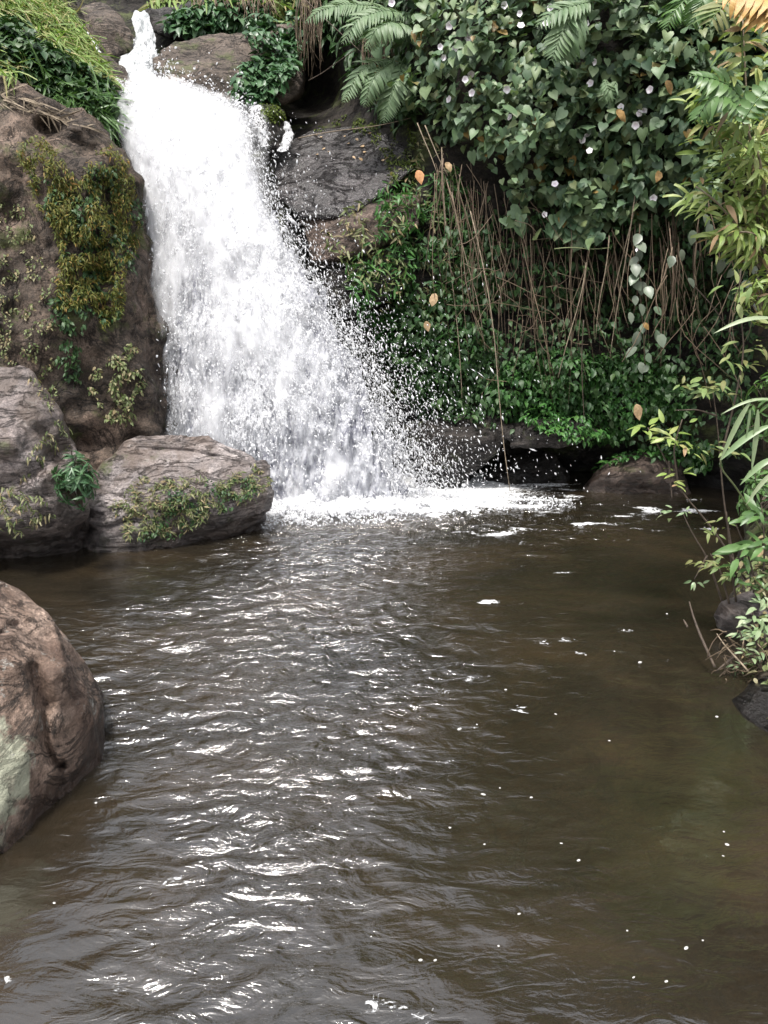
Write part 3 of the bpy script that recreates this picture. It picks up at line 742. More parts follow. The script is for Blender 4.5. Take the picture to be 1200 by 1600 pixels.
# torn outer layers
def lace_sheet(name, mat, push, lo, hi, seed, over, fade=0.0):
    nu, ns = 110, 220
    u, sv = np.meshgrid(np.linspace(-0.04, 1 + over, nu), np.linspace(0.03, 1, ns))
    P = fall_pt(FALL, u, sv, 0.34)
    d = push + 0.05 * fbm(P * np.array([5, 3, 1.5]), 3, seed) + 0.03 * fbm(P * np.array([14, 8, 7]), 2, seed + 4)
    P = P + d[..., None] * np.array([0.05, -1, 0.15])
    right = np.clip((1 + over - u) / (0.10 + (over + 0.30) * np.clip(sv * 1.2, 0.15, 1)), 0, 1)
    left = np.clip((u + 0.04) / 0.09, 0, 1)
    clump = 0.13 * fbm(P * np.array([3.2, 2, 1.5]), 3, seed + 9)
    dens = lo + (hi - lo) * np.minimum(right, left) + clump - 0.22 * np.clip(sv - 0.30, 0, 1)
    dens = dens - fade * np.clip((sv - 0.32) / 0.5, 0, 1) * (1 + 1.2 * fbm(P * np.array([2.5, 2, 1.2]), 2, seed + 13))
    crest = np.clip(sv / (0.09 + 0.08 * pn(np.stack([u * 9, u * 0, u * 0], -1), 45)), 0, 1)
    dens = lo + (dens - lo) * crest
    dens = np.where(np.minimum(right, left) < 0.02, -0.2, dens)
    o = child_np(name, P.reshape(-1, 3), gridfaces(ns, nu), mat, wf)
    a = o.data.attributes.new('dens', 'FLOAT', 'POINT'); a.data.foreach_set('value', dens.ravel().astype(np.float32))
lace_sheet('mist_veil', M['mist0'], 0.16, -0.1, 0.68, 35, 0.10, 0.46)
lace_sheet('thin_mist_veil', M['mist1'], 0.27, -0.15, 0.52, 37, 0.26, 0.24)
lace_sheet('inner_veil', M['lace0'], 0.05, 0.20, 0.46, 21, 0.06)
lace_sheet('middle_veil', M['lace1'], 0.12, 0.18, 0.41, 23, 0.12)
lace_sheet('outer_veil', M['lace2'], 0.20, 0.18, 0.37, 27, 0.17, 0.04)
SIDE = np.array([(190, 442, 452, 8.55), (205, 440, 462, 8.5), (222, 437, 460, 8.4), (236, 430, 452, 8.3)], float)
def lace_strip(name, T, mat, dens, seed):
    u, sv = np.meshgrid(np.linspace(-0.1, 1.1, 30), np.linspace(0, 1, 50))
    P = fall_pt(T, u, sv, 0.05) + (0.03 * fbm(fall_pt(T, u, sv, 0.05) * 9, 3, seed))[..., None] * np.array([0, -1, 0.4])
    e = np.clip(np.minimum(u + 0.1, 1.1 - u) / 0.35, 0, 1)
    o = child_np(name, P.reshape(-1, 3), gridfaces(50, 30), mat, wf)
    a = o.data.attributes.new('dens', 'FLOAT', 'POINT'); a.data.foreach_set('value', (0.15 + (dens - 0.15) * e).ravel().astype(np.float32))
lace_strip('side_trickle', SIDE, M['lace1'], 0.46, 9)
RIM = np.array([(8, 96, 104, 10.2), (40, 122, 132, 9.65), (75, 146, 156, 9.2), (100, 160, 176, 8.9), (130, 172, 196, 8.62), (160, 190, 214, 8.38), (185, 196, 235, 8.22)], float)
lace_strip('thin_rivulet', RIM, M['lace0'], 0.42, 13)
VEIL = np.array([(166, 384, 416, 8.55), (180, 388, 424, 8.42), (200, 396, 424, 8.3), (228, 404, 424, 8.2)], float)
lace_strip('veil', VEIL, M['lace2'], 0.42, 15)
lace_strip('chute_veil', (CHUTE - np.array([0, 8, -8, 0.10]))[3:], M['lace1'], 0.36, 17)

# drops: small stretched irregular beads
def ico():
    bm = bmesh.new(); bmesh.ops.create_icosphere(bm, subdivisions=1, radius=1)
    V = np.array([v.co for v in bm.verts]); F = np.array([[v.index for v in f.verts] for f in bm.faces]); bm.free()
    return V, F
IV, IF = ico()
def octa():
    V = np.array([(1, 0, 0), (-1, 0, 0), (0, 1, 0), (0, -1, 0), (0, 0, 1), (0, 0, -1)], float)
    F = np.array([(0, 2, 4), (2, 1, 4), (1, 3, 4), (3, 0, 4), (2, 0, 5), (1, 2, 5), (3, 1, 5), (0, 3, 5)])
    return V, F
OV, OF = octa()
def drops(name, P, vel, size, mat, parent=None, stretch=1.8, tpl='ico', vary=0.7):
    n = len(P)
    tv, tf = (IV, IF) if tpl == 'ico' else (OV, OF)
    z = unit(vel + rng.normal(0, 0.45, (n, 3)))
    a = unit(np.cross(z, rng.normal(size=(n, 3)))); b = np.cross(z, a)
    sc = np.stack([size * rng.uniform(1 - vary * .5, 1 + vary * .5, n), size * rng.uniform(1 - vary * .6, 1 + vary * .4, n), size * rng.uniform(1.0, stretch * 1.5, n)], -1)
    Mx = np.stack([a, b, z], -1) * sc[:, None, :]
    V, F = instances((tv, [tf]), Mx, P)
    V = V + rng.normal(0, 1, V.shape) * np.repeat(size, len(tv))[:, None] * 0.20
    if parent is not None:
        o = child_np(name, V, F, mat, parent)
    else:
        o = own_np(name, V, F, mat)
    o['kind'] = 'stuff'
    return o

n = 20000
s = rng.beta(1.5, 0.95, n); u = rng.random(n)
py, px, Yd = fall_at(FALL, u, s)
den = 0.5 + 0.5 * pn(np.stack([px / 45, py / 60, Yd * 0], -1), 33) * 1.6
keep = rng.random(n) < np.clip(den, 0.12, 1)
u, s = u[keep], s[keep]; n = len(u)
P = fall_pt(FALL, u, s, 0.36) + np.stack([rng.normal(0, 0.03, n), -np.abs(rng.normal(0.02, 0.085, n)), rng.normal(0, 0.03, n)], -1)
vel = np.stack([0.15 + 0.35 * (u - 0.4), np.full(n, -0.25), -1 + 0.0 * u], -1)
drops('spray', P - np.array([0, 0.10, 0]) * rng.random((n, 1)) * 2, vel, np.exp(rng.normal(math.log(0.0042), 0.42, n)), M['drop'], wf, 2.2)
# droplets flung out over the dark rock on the far side, and along the near edge
n = 30000
s = rng.beta(1.9, 0.9, n)
ex = rng.exponential(1.0, n)
py, px, Yd = fall_at(FALL, np.ones(n), s)
clump = pn(np.stack([py / 30, py * 0, py * 0], -1), 41) * 0.5 + 1
px2 = px - 75 + ex * 1.15 * (10 + 33 * s) * clump; 
P = at(px2, py + rng.normal(0, 5, n), Yd - rng.uniform(-0.05, 0.30, n))
drops('edge_spray', P, np.stack([np.full(n, 0.35), np.full(n, -0.2), np.full(n, -1.0)], -1), np.exp(rng.normal(math.log(0.0034), 0.45, n)), M['drop'], wf, 3.4, 'octa')
n = 2200
s = rng.beta(1.6, 1.0, n)
py, px, Yd = fall_at(FALL, np.zeros(n), s)
P = at(px + 22 - rng.exponential(9, n), py, Yd - rng.uniform(0, 0.2, n))
drops('near_spray', P, np.stack([np.full(n, -0.15), np.full(n, -0.2), np.full(n, -1.0)], -1), np.exp(rng.normal(math.log(0.0048), 0.4, n)), M['drop'], wf, 2.0, 'octa')
# leaping crest
n = 5200
t = rng.random(n)
cx = np.interp(t, [0, .25, .5, .75, 1], [190, 225, 262, 330, 400]); cy = np.interp(t, [0, .25, .5, .75, 1], [190, 158, 134, 158, 184])
P = at(cx + rng.normal(0, 7, n), cy + 18 - rng.exponential(13, n) + 6 * pn(np.stack([t * 22, t * 0, t * 0], -1), 4), 8.4 + rng.normal(0, 0.12, n))
drops('crest_splash', P, rng.normal(0, 1, (n, 3)), np.exp(rng.normal(math.log(0.0045), 0.45, n)), M['drop'], wf, 1.8)

# foam where the water lands: a heaped white mound thinning out across the pool
fpoly = [(300, 800), (395, 775), (500, 772), (640, 765), (740, 766), (800, 776), (870, 776), (960, 782), (1010, 786), (900, 800), (800, 806), (700, 818), (590, 824), (470, 826), (385, 822), (330, 830)]
uu, ss = np.meshgrid(np.linspace(0, 1, 260), np.linspace(0, 1, 56))
fx = np.interp(uu, [0, .1, .35, .6, .8, 1], [300, 385, 490, 610, 720, 860])
f0 = np.interp(uu, [0, .1, .35, .6, .8, 1], [800, 778, 772, 766, 776, 788]); f1 = np.interp(uu, [0, .1, .35, .6, .8, 1], [826, 834, 836, 834, 818, 800])
W = onwater(fx, f0 + (f1 - f0) * ss)
hgt = 0.19 * np.sin(np.pi * np.clip(ss * 0.95 + 0.12, 0, 1)) ** 1.3 * np.interp(uu, [0, .08, .5, .72, 1], [0, 0.75, 1, 0.6, -0.25])
hgt = hgt * (0.65 + 0.5 * fbm(W * np.array([4, 5, 1]), 3, 51)) + 0.035 * fbm(W * 16, 3, 52) * np.interp(uu, [0, .7, 1], [1, 1, 0.3])
W = W + np.stack([0 * hgt, -0.05 * hgt, hgt + 0.004], -1)
fo = child_np('plunge_foam', W.reshape(-1, 3), gridfaces(56, 260), M['foam'], wf)
fdens = 0.12 + 0.62 * np.minimum(np.clip((1 - ss) / 0.75, 0, 1), np.clip((1 - uu) / 0.45, 0, 1)) + 0.20 * fbm(W * np.array([4, 7, 1]), 3, 55)
a = fo.data.attributes.new('dens', 'FLOAT', 'POINT'); a.data.foreach_set('value', fdens.ravel().astype(np.float32))
n = 7000
t = rng.beta(1.0, 1.35, n); q = rng.random(n)
fx = np.interp(t, [0, .1, .35, .6, .8, 1], [330, 395, 490, 610, 720, 900]) + rng.normal(0, 8, n)
f0 = np.interp(t, [0, .1, .35, .6, .8, 1], [800, 778, 770, 762, 768, 784]); f1 = np.interp(t, [0, .1, .35, .6, .8, 1], [824, 828, 828, 824, 806, 796])
W = onwater(fx, f0 + (f1 - f0) * q)
W[:, 2] += np.interp(t, [0, .1, .5, .7, 1], [.05, .14, .17, .13, .02]) * rng.random(n) ** 0.7 * 1.25 * (0.7 + 0.6 * pn(np.stack([t * 40, t * 0, t * 0], -1), 6))
drops('foam_clots', W, rng.normal(0, 1, (n, 3)), np.exp(rng.normal(math.log(0.0042), 0.5, n)), M['drop'], wf, 1.3)


# ================================================================== PLANTS
M['vine_leaf'] = leaf_mat('vine_leaf', [(0.055, 0.105, 0.048), (0.150, 0.226, 0.115), (0.085, 0.147, 0.075), (0.045, 0.089, 0.050), (0.120, 0.184, 0.105), (0.200, 0.263, 0.130), (0.075, 0.131, 0.055), (0.170, 0.200, 0.085)], 0.5, 0.18, 0.45, odd=((0.20, 0.13, 0.035), 0.022))
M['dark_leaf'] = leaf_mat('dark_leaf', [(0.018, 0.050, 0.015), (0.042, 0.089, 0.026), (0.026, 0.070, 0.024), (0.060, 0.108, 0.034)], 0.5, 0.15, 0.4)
M['lush_leaf'] = leaf_mat('lush_leaf', [(0.031, 0.101, 0.023), (0.063, 0.169, 0.036), (0.042, 0.128, 0.034), (0.091, 0.203, 0.046)], 0.45, 0.22, 0.45)
M['ivy_leaf'] = leaf_mat('ivy_leaf', [(0.029, 0.079, 0.031), (0.065, 0.139, 0.057), (0.043, 0.106, 0.044), (0.108, 0.185, 0.089)], 0.4, 0.15, 0.5)
M['ochre_fern'] = leaf_mat('ochre_fern', [(0.060, 0.083, 0.015), (0.139, 0.146, 0.030), (0.092, 0.118, 0.023), (0.212, 0.174, 0.040), (0.079, 0.118, 0.026), (0.252, 0.139, 0.036)], 0.6, 0.2, 0.3)
M['olive_leaf'] = leaf_mat('olive_leaf', [(0.118, 0.186, 0.039), (0.238, 0.317, 0.083), (0.159, 0.248, 0.055), (0.333, 0.389, 0.131), (0.190, 0.265, 0.069), (0.380, 0.353, 0.138)], 0.45, 0.25, 0.45, odd=((0.30, 0.20, 0.11), 0.06))
M['pale_leaf'] = leaf_mat('pale_leaf', [(0.132, 0.198, 0.099), (0.242, 0.308, 0.176), (0.176, 0.264, 0.121), (0.308, 0.352, 0.220)], 0.4, 0.2, 0.5)
M['green_leaf'] = leaf_mat('green_leaf', [(0.06, 0.13, 0.035), (0.11, 0.20, 0.06), (0.085, 0.17, 0.05)], 0.4, 0.25, 0.5)
M['fern_leaf'] = leaf_mat('fern_leaf', [(0.115, 0.184, 0.094), (0.172, 0.241, 0.132), (0.138, 0.218, 0.110)], 0.5, 0.25, 0.4)
M['grass_leaf'] = leaf_mat('grass_leaf', [(0.128, 0.216, 0.048), (0.238, 0.329, 0.094), (0.170, 0.276, 0.071), (0.339, 0.363, 0.142), (0.373, 0.312, 0.157)], 0.55, 0.25, 0.3)
M['moss_leaf'] = leaf_mat('moss_leaf', [(0.054, 0.083, 0.015), (0.107, 0.137, 0.027), (0.078, 0.107, 0.019)], 0.7, 0.2, 0.2)
M['weed_leaf'] = leaf_mat('weed_leaf', [(0.073, 0.109, 0.033), (0.161, 0.188, 0.076), (0.109, 0.145, 0.053), (0.248, 0.233, 0.129), (0.292, 0.218, 0.121)], 0.55, 0.2, 0.35)
M['silver_leaf'] = leaf_mat('silver_leaf', [(0.13, 0.16, 0.12), (0.20, 0.23, 0.18), (0.10, 0.15, 0.09)], 0.4, 0.12, 0.5)
M['rust_leaf'] = leaf_mat('rust_leaf', [(0.144, 0.141, 0.050), (0.202, 0.224, 0.090), (0.173, 0.235, 0.080), (0.115, 0.177, 0.060)], 0.55, 0.2, 0.35)
M['ochre_leaf'] = plain_mat('ochre_dead_leaf', (0.17, 0.10, 0.030), (0.30, 0.18, 0.06), 40, 0.6)
M['orange_leaf'] = plain_mat('orange_dead_leaf', (0.40, 0.19, 0.075), (0.52, 0.27, 0.12), 40, 0.6)
M['tan_leaf'] = plain_mat('tan_dead_leaf', (0.28, 0.19, 0.10), (0.44, 0.31, 0.18), 40, 0.6)
M['dry_stem'] = leaf_mat('dry_stem', [(0.094, 0.067, 0.043), (0.171, 0.126, 0.085), (0.059, 0.041, 0.027), (0.223, 0.169, 0.120), (0.111, 0.071, 0.052)], 0.7, 0.0, 0.3)
M['pale_stem'] = plain_mat('pale_dry_stem', (0.13, 0.10, 0.07), (0.30, 0.24, 0.17), 22)
M['twig'] = plain_mat('dark_twig', (0.035, 0.025, 0.018), (0.08, 0.058, 0.04), 30)
M['green_stem'] = plain_mat('green_stem', (0.10, 0.13, 0.05), (0.17, 0.19, 0.09), 30, 0.5)
m = NT('flower')
co = m.coords(); ln = m.add('ShaderNodeVectorMath', operation='LENGTH'); m.lk(co, ln.inputs[0])
fc = m.ramp(ln.outputs['Value'], [(0.22, (0.22, 0.07, 0.22)), (0.34, (0.70, 0.52, 0.68)), (0.5, (0.86, 0.82, 0.86)), (1.0, (0.88, 0.85, 0.88))])
M['flower'] = m.done(m.principled(fc, 0.5))

def leaf_tpl(st, fold=0.25, curl=0.15, twist=0.0):
    V, n = [], len(st)
    for r in st:
        t, w = r[0], max(r[1], 0.006); bk = r[2] if len(r) > 2 else 0
        zc = -curl * t * t
        V += [(-w, t + bk, zc + fold * w + twist * t), (0, t, zc), (w, t + bk, zc + fold * w - twist * t)]
    V = np.array(V)
    F = []
    for i in range(n - 1):
        a = 3 * i
        F += [(a, a + 1, a + 4, a + 3), (a + 1, a + 2, a + 5, a + 4)]
    return V, [np.array(F)]
HEART = [leaf_tpl([(0, .20, -.15), (.08, .43, -.13), (.28, .52, -.03), (.55, .38), (.8, .17), (1, 0)], f, c, w) for f, c, w in ((.25, .25, 0), (.05, .15, .05), (.45, .35, -.06), (-.15, .2, .03))]
OVATE = [leaf_tpl([(0, .05), (.2, .22), (.45, .28), (.72, .17), (1, 0)], f, c, w) for f, c, w in ((.3, .25, 0), (.1, .4, .05), (.5, .15, -.05))]
LANCE = [leaf_tpl([(0, .03), (.25, .105), (.5, .11), (.78, .065), (1, 0)], f, c, w) for f, c, w in ((.4, .25, 0), (.2, .5, .06), (.6, .1, -.06))]
BLADE = [leaf_tpl([(0, .03), (.25, .034), (.5, .03), (.75, .02), (1, 0)], .3, c, w) for c, w in ((.15, 0), (.45, .02), (.8, -.02))]

def leaf_meshes(prefix, tpls, mat):
    out = []
    for t in tpls:
        me = mesh_np(prefix, t[0], t[1]); me.materials.append(mat); out.append(me)
    return out

def mat_of(Rm, s, T):
    Mx = Matrix.Identity(4)
    for i in range(3):
        for j in range(3): Mx[i][j] = float(Rm[i, j] * s)
        Mx[i][3] = float(T[i])
    return Mx

def leaf_parts(parent, meshes, Rm, S, P, name='leaf'):
    b = np.array(parent.location)
    for i in range(len(P)):
        o = bpy.data.objects.new(name, meshes[i % len(meshes)])
        COL.objects.link(o); o.parent = parent
        o.matrix_basis = mat_of(Rm[i], S[i], P[i] - b)

def leaf_mass(tpls, Rm, S, P):
    k = rng.integers(0, len(tpls), len(P))
    parts = []
    for j, t in enumerate(tpls):
        q = k == j
        if q.any(): parts.append(instances(t, Rm[q] * S[q][:, None, None], P[q]))
    return merge(parts)

def orient(N, out=0.5, up=0.7, jit=0.35, tip=(0, -0.25, -1), tipj=0.45):
    n = len(N)
    nn = unit(out * N + np.array([0, 0, up]) + rng.normal(0, jit, (n, 3)))
    tt = np.array(tip)[None] + rng.normal(0, tipj, (n, 3))
    return frames(nn, tt)

def cover(surf, poly, n, tpls, size, off=(0.0, 0.1), bump=0.1, bs=2.5, seed=0, thin=None, **ow):
    """leaves over a surface inside an outline: rotation, size, position"""
    q = spread_poly(poly, n)
    if thin is not None:
        nz = pn(np.stack([q[:, 0] / thin[0], q[:, 1] / thin[0], q[:, 0] * 0 + seed], -1), seed + 200)
        q = q[nz > thin[1]]
    P, N, ok = cast(surf, q[:, 0], q[:, 1])
    n = len(P)
    d = rng.uniform(off[0], off[1], n) + bump * np.clip(fbm(P * bs, 2, seed + 100) + 0.3, 0, 1.4)
    o = unit(0.5 * N + np.array([0, -0.75, 0.15]))
    P = P + o * d[:, None]
    S = rng.uniform(size[0], size[1], n)
    return orient(N, **ow), S, P

def stuff_cover(name, label, cat, mat, *a, **k):
    Rm, S, P = cover(*a, **k)
    V, F = leaf_mass(a[3], Rm, S, P)
    o = own_np(name, V, F, mat)
    return tag(o, label, cat, kind='stuff')

ALLR = ['cliff', 'wet_slab', 'stepped_rock', 'streaked_rock', 'undercut_ledge', 'shelf_rock', 'ledge_rock', 'sloping_rock', 'splitting_rock']

# ---- creeping plants of the cliff, from the back forwards
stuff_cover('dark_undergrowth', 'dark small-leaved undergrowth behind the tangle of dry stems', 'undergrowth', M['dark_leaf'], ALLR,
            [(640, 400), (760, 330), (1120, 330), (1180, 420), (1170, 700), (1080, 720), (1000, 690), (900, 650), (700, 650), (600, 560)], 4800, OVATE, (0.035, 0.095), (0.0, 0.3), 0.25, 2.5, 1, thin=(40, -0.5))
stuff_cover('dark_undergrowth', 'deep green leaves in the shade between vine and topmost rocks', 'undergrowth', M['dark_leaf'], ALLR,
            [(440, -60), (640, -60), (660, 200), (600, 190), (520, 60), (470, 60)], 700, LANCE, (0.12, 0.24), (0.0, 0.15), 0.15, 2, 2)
stuff_cover('leafy_weeds', 'mid-green tufted weeds on the rocks between the falls and the dry stems', 'weeds', M['lush_leaf'], ALLR,
            [(590, 300), (650, 270), (720, 270), (770, 420), (780, 600), (720, 640), (640, 600), (560, 500), (540, 430), (580, 380)], 2600, LANCE, (0.05, 0.13), (0.0, 0.08), 0.10, 3, 3, thin=(34, -0.25), up=0.5, jit=0.5, tip=(0.1, -0.5, -0.5), tipj=0.8)
stuff_cover('leafy_weeds', 'olive weeds mingled with dry blades beside the stepped rock', 'weeds', M['weed_leaf'], ALLR,
            [(500, 350), (600, 300), (650, 200), (700, 230), (740, 400), (760, 540), (640, 520), (560, 470), (520, 400)], 1600, LANCE, (0.04, 0.11), (0.0, 0.06), 0.06, 3, 4, thin=(30, -0.1), up=0.5, jit=0.5, tip=(0.1, -0.5, -0.5), tipj=0.8)
stuff_cover('moss', 'bright yellow-green moss on top of the shiny slab', 'moss', M['moss_leaf'], ALLR,
            [(490, 205), (540, 180), (590, 190), (640, 195), (660, 235), (650, 290), (615, 300), (600, 240), (560, 205)], 1300, OVATE, (0.02, 0.045), (0.0, 0.015), 0.02, 4, 5, thin=(22, 0.0), up=1.0, jit=0.6)
stuff_cover('nettle_patch', 'lush bright green leafy patch above the dark hollow by the water', 'groundcover', M['lush_leaf'], ALLR,
            [(770, 590), (800, 560), (850, 545), (920, 560), (990, 555), (1050, 580), (1075, 640), (1000, 665), (960, 690), (900, 690), (840, 675), (800, 655), (760, 630)], 3800, OVATE, (0.03, 0.08), (0.02, 0.10), 0.24, 2.6, 6, up=0.9, jit=0.4)
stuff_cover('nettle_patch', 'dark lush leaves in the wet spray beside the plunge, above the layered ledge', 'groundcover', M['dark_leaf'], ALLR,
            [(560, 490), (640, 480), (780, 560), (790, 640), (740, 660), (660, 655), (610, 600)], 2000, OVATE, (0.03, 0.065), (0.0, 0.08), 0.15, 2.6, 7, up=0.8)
stuff_cover('leafy_weeds', 'small plants growing along the top of the low shore rock', 'weeds', M['lush_leaf'], ['shore_rock', 'cliff'],
            [(925, 735), (960, 705), (1040, 690), (1110, 690), (1110, 735), (1060, 722), (1000, 715), (950, 728)], 420, OVATE, (0.04, 0.08), (0.0, 0.07), 0.06, 3, 8, up=0.9)

# ---- the great vine: heart-shaped leaves, the largest each on their own
VINE = [(560, -140), (575, 20), (600, 70), (618, 130), (632, 185), (660, 195), (700, 225), (745, 250), (780, 285), (800, 335), (850, 330), (880, 350), (905, 375), (945, 360), (960, 330), (1000, 320), (1040, 330), (1100, 330), (1140, 280), (1180, 200), (1320, 160), (1320, -140)]
Rm, S, P = cover('cliff', VINE, 6600, HEART, (0.042, 0.108), (0.10, 0.42), 0.40, 1.7, 11, thin=(60, -0.66), out=0.62, up=0.60, jit=0.36)
S = S * np.where(rng.random(len(S)) < 0.12, 1.35, 1.0)
Rm = Rm * rng.uniform(0.8, 1.15, (len(S), 1, 3))
Rb, Sb, Pb = cover('cliff', VINE, 2200, HEART, (0.06, 0.11), (0.0, 0.12), 0.32, 1.7, 11, out=0.62, up=0.6, jit=0.4)
Rm = np.concatenate([Rm, Rb]); S = np.concatenate([S, Sb]); P = np.concatenate([P, Pb])
# strings of leaves trailing below the fringe
extra = []
for (a, b, n) in [((900, 350), (905, 372), 14), ((925, 330), (915, 372), 16), ((880, 330), (890, 352), 12), ((985, 330), (1010, 350), 8), ((1060, 320), (1075, 350), 8), ((860, 350), (850, 362), 6), ((800, 330), (806, 350), 8)]:
    t = rng.random(n)
    extra.append(at(a[0] + (b[0] - a[0]) * t + rng.normal(0, 9, n), a[1] + (b[1] - a[1]) * t + rng.normal(0, 5, n), np.full(n, 7.35)))
E = np.concatenate(extra)
Rm = np.concatenate([Rm, orient(np.tile([[0, -1.0, 0.0]], (len(E), 1)), 0.7, 0.4, 0.25)]); S = np.concatenate([S, rng.uniform(.09, .14, len(E))]); P = np.concatenate([P, E])
px, py, w = project(P)
vine = empty('morning_glory_vine', at(850, 360, 7.5))
tag(vine, 'dense curtain of grey-green heart-shaped vine leaves with pale flowers over the cliff', 'vine')
show = S / w * np.where((px > 5) & (px < 1120) & (py > 5), 1, 0) * np.clip(1.5 - (P[:, 1] - 6.8) * 0.5, 0.3, 1.2)
big = np.argsort(-show)[:300]
rest = np.ones(len(P), bool); rest[big] = False
VM = leaf_meshes('vine_leaf', HEART, M['vine_leaf'])
leaf_parts(vine, VM, Rm[big], S[big], P[big])
V, F = leaf_mass(HEART, Rm[rest], S[rest], P[rest])
o = child_np('foliage', V, F, M['vine_leaf'], vine); o['kind'] = 'stuff'
# flowers
ang = np.arange(20) / 20 * 2 * math.pi
FV = np.concatenate([[(0, 0, -0.55)], np.stack([0.30 * np.cos(ang), 0.30 * np.sin(ang), 0 * ang - 0.28], -1), np.stack([(0.95 + 0.07 * np.cos(5 * ang)) * np.cos(ang), (0.95 + 0.07 * np.cos(5 * ang)) * np.sin(ang), 0 * ang + 0.06 * np.cos(5 * ang)], -1)])
k = np.arange(20); k2 = (k + 1) % 20
FFc = [np.stack([k * 0, 1 + k, 1 + k2], -1), np.stack([1 + k, 21 + k, 21 + k2, 1 + k2], -1)]
fme = mesh_np('flower', FV, FFc); fme.materials.append(M['flower'])
FL = [(612, 4), (788, 8), (810, 13), (812, 21), (702, 40), (814, 39), (732, 59), (688, 73), (711, 76), (693, 90), (736, 116), (727, 124), (666, 141), (701, 155), (737, 145), (792, 140), (796, 183), (853, 36), (860, 34), (860, 12), (916, 37), (929, 97),
      (922, 130), (1015, 140), (970, 167), (999, 177), (1006, 174), (993, 196), (1000, 192), (1021, 191), (917, 211), (910, 219), (921, 235), (869, 293), (867, 287), (851, 335), (997, 390), (1021, 310)]
bvv = BVHTree.FromPolygons([tuple(v) for v in V], [tuple(f) for f in F[0]])
FP, FN = [], []
for (a, b) in FL:
    d = Vector(pdir(a, b)).normalized()
    h = bvv.ray_cast(Vector(CP), d)
    dist = h[3] if h[0] is not None else 7.6
    FP.append(CP + np.array(d) * (dist - 0.06)); FN.append(-np.array(d) + rng.normal(0, 0.28, 3) + np.array([0, 0, 0.15]))
FP = np.array(FP); FN = np.array(FN)
leaf_parts(vine, [fme], frames(FN, rng.normal(size=(len(FP), 3))), rng.uniform(0.026, 0.036, len(FP)), FP, 'flower')

# silver striped leaves on trailing strings
def string_plant(name, label, pts, lens, mat, tpls, stem=None, tip=(0, -0.3, -1), cat='vine'):
    P = np.array([at(*p) for p in pts]); b = P.mean(0)
    t = empty(name, (b[0], b[1], P[:, 2].min())); tag(t, label, cat)
    n = len(P)
    Rm = orient(np.tile([[0, -1.0, 0.1]], (n, 1)), 0.9, 0.35, 0.25, tip, 0.4)
    leaf_parts(t, leaf_meshes(name + '_leaf', tpls, mat), Rm, np.array(lens), P)
    if stem is not None:
        for s in stem:
            V, F = tube(smoothpath([at(*p) for p in s], 14), 0.005, 5)
            child_np('stem', V, F, M['dry_stem'], t)
    return t
WIDE = [leaf_tpl([(0, .08), (.15, .26), (.45, .36), (.75, .24), (1, .01)], f, c) for f, c in ((.3, .2), (.1, .3))]
pts = [(999, 366), (994, 378), (1000, 390), (997, 402), (992, 412), (1003, 420), (995, 428), (990, 438), (1010, 448), (992, 462), (1000, 475), (984, 488), (1022, 480), (1004, 440), (1026, 516), (1006, 505), (995, 543), (1012, 552), (1013, 572), (1000, 566), (1030, 522), (996, 518)]
string_plant('trailing_vine', 'string of broad striped silver-green leaves hanging before the dark undergrowth', [(a, b, 7.05) for a, b in pts], rng.uniform(.09, .15, len(pts)), M['silver_leaf'], WIDE, [[(1000, 350, 7.15), (996, 420, 7.1), (1004, 500, 7.1), (1008, 570, 7.1)]])
pts = [(1082, 360), (1121, 378), (1140, 370), (1128, 405), (1130, 395), (1165, 395), (1172, 385), (1147, 420), (1075, 435), (1178, 415), (1190, 375), (1185, 400), (1160, 440), (1180, 472), (1050, 400), (1064, 390), (1172, 445), (1190, 460), (1110, 350), (1100, 335)]
string_plant('trailing_vine', 'loose pale grey leaves hanging below the slender-leaved bush', [(a, b, 6.2) for a, b in pts], rng.uniform(.07, .12, len(pts)), M['silver_leaf'], WIDE, [[(1150, 320, 6.3), (1140, 400, 6.25), (1165, 470, 6.25)]])

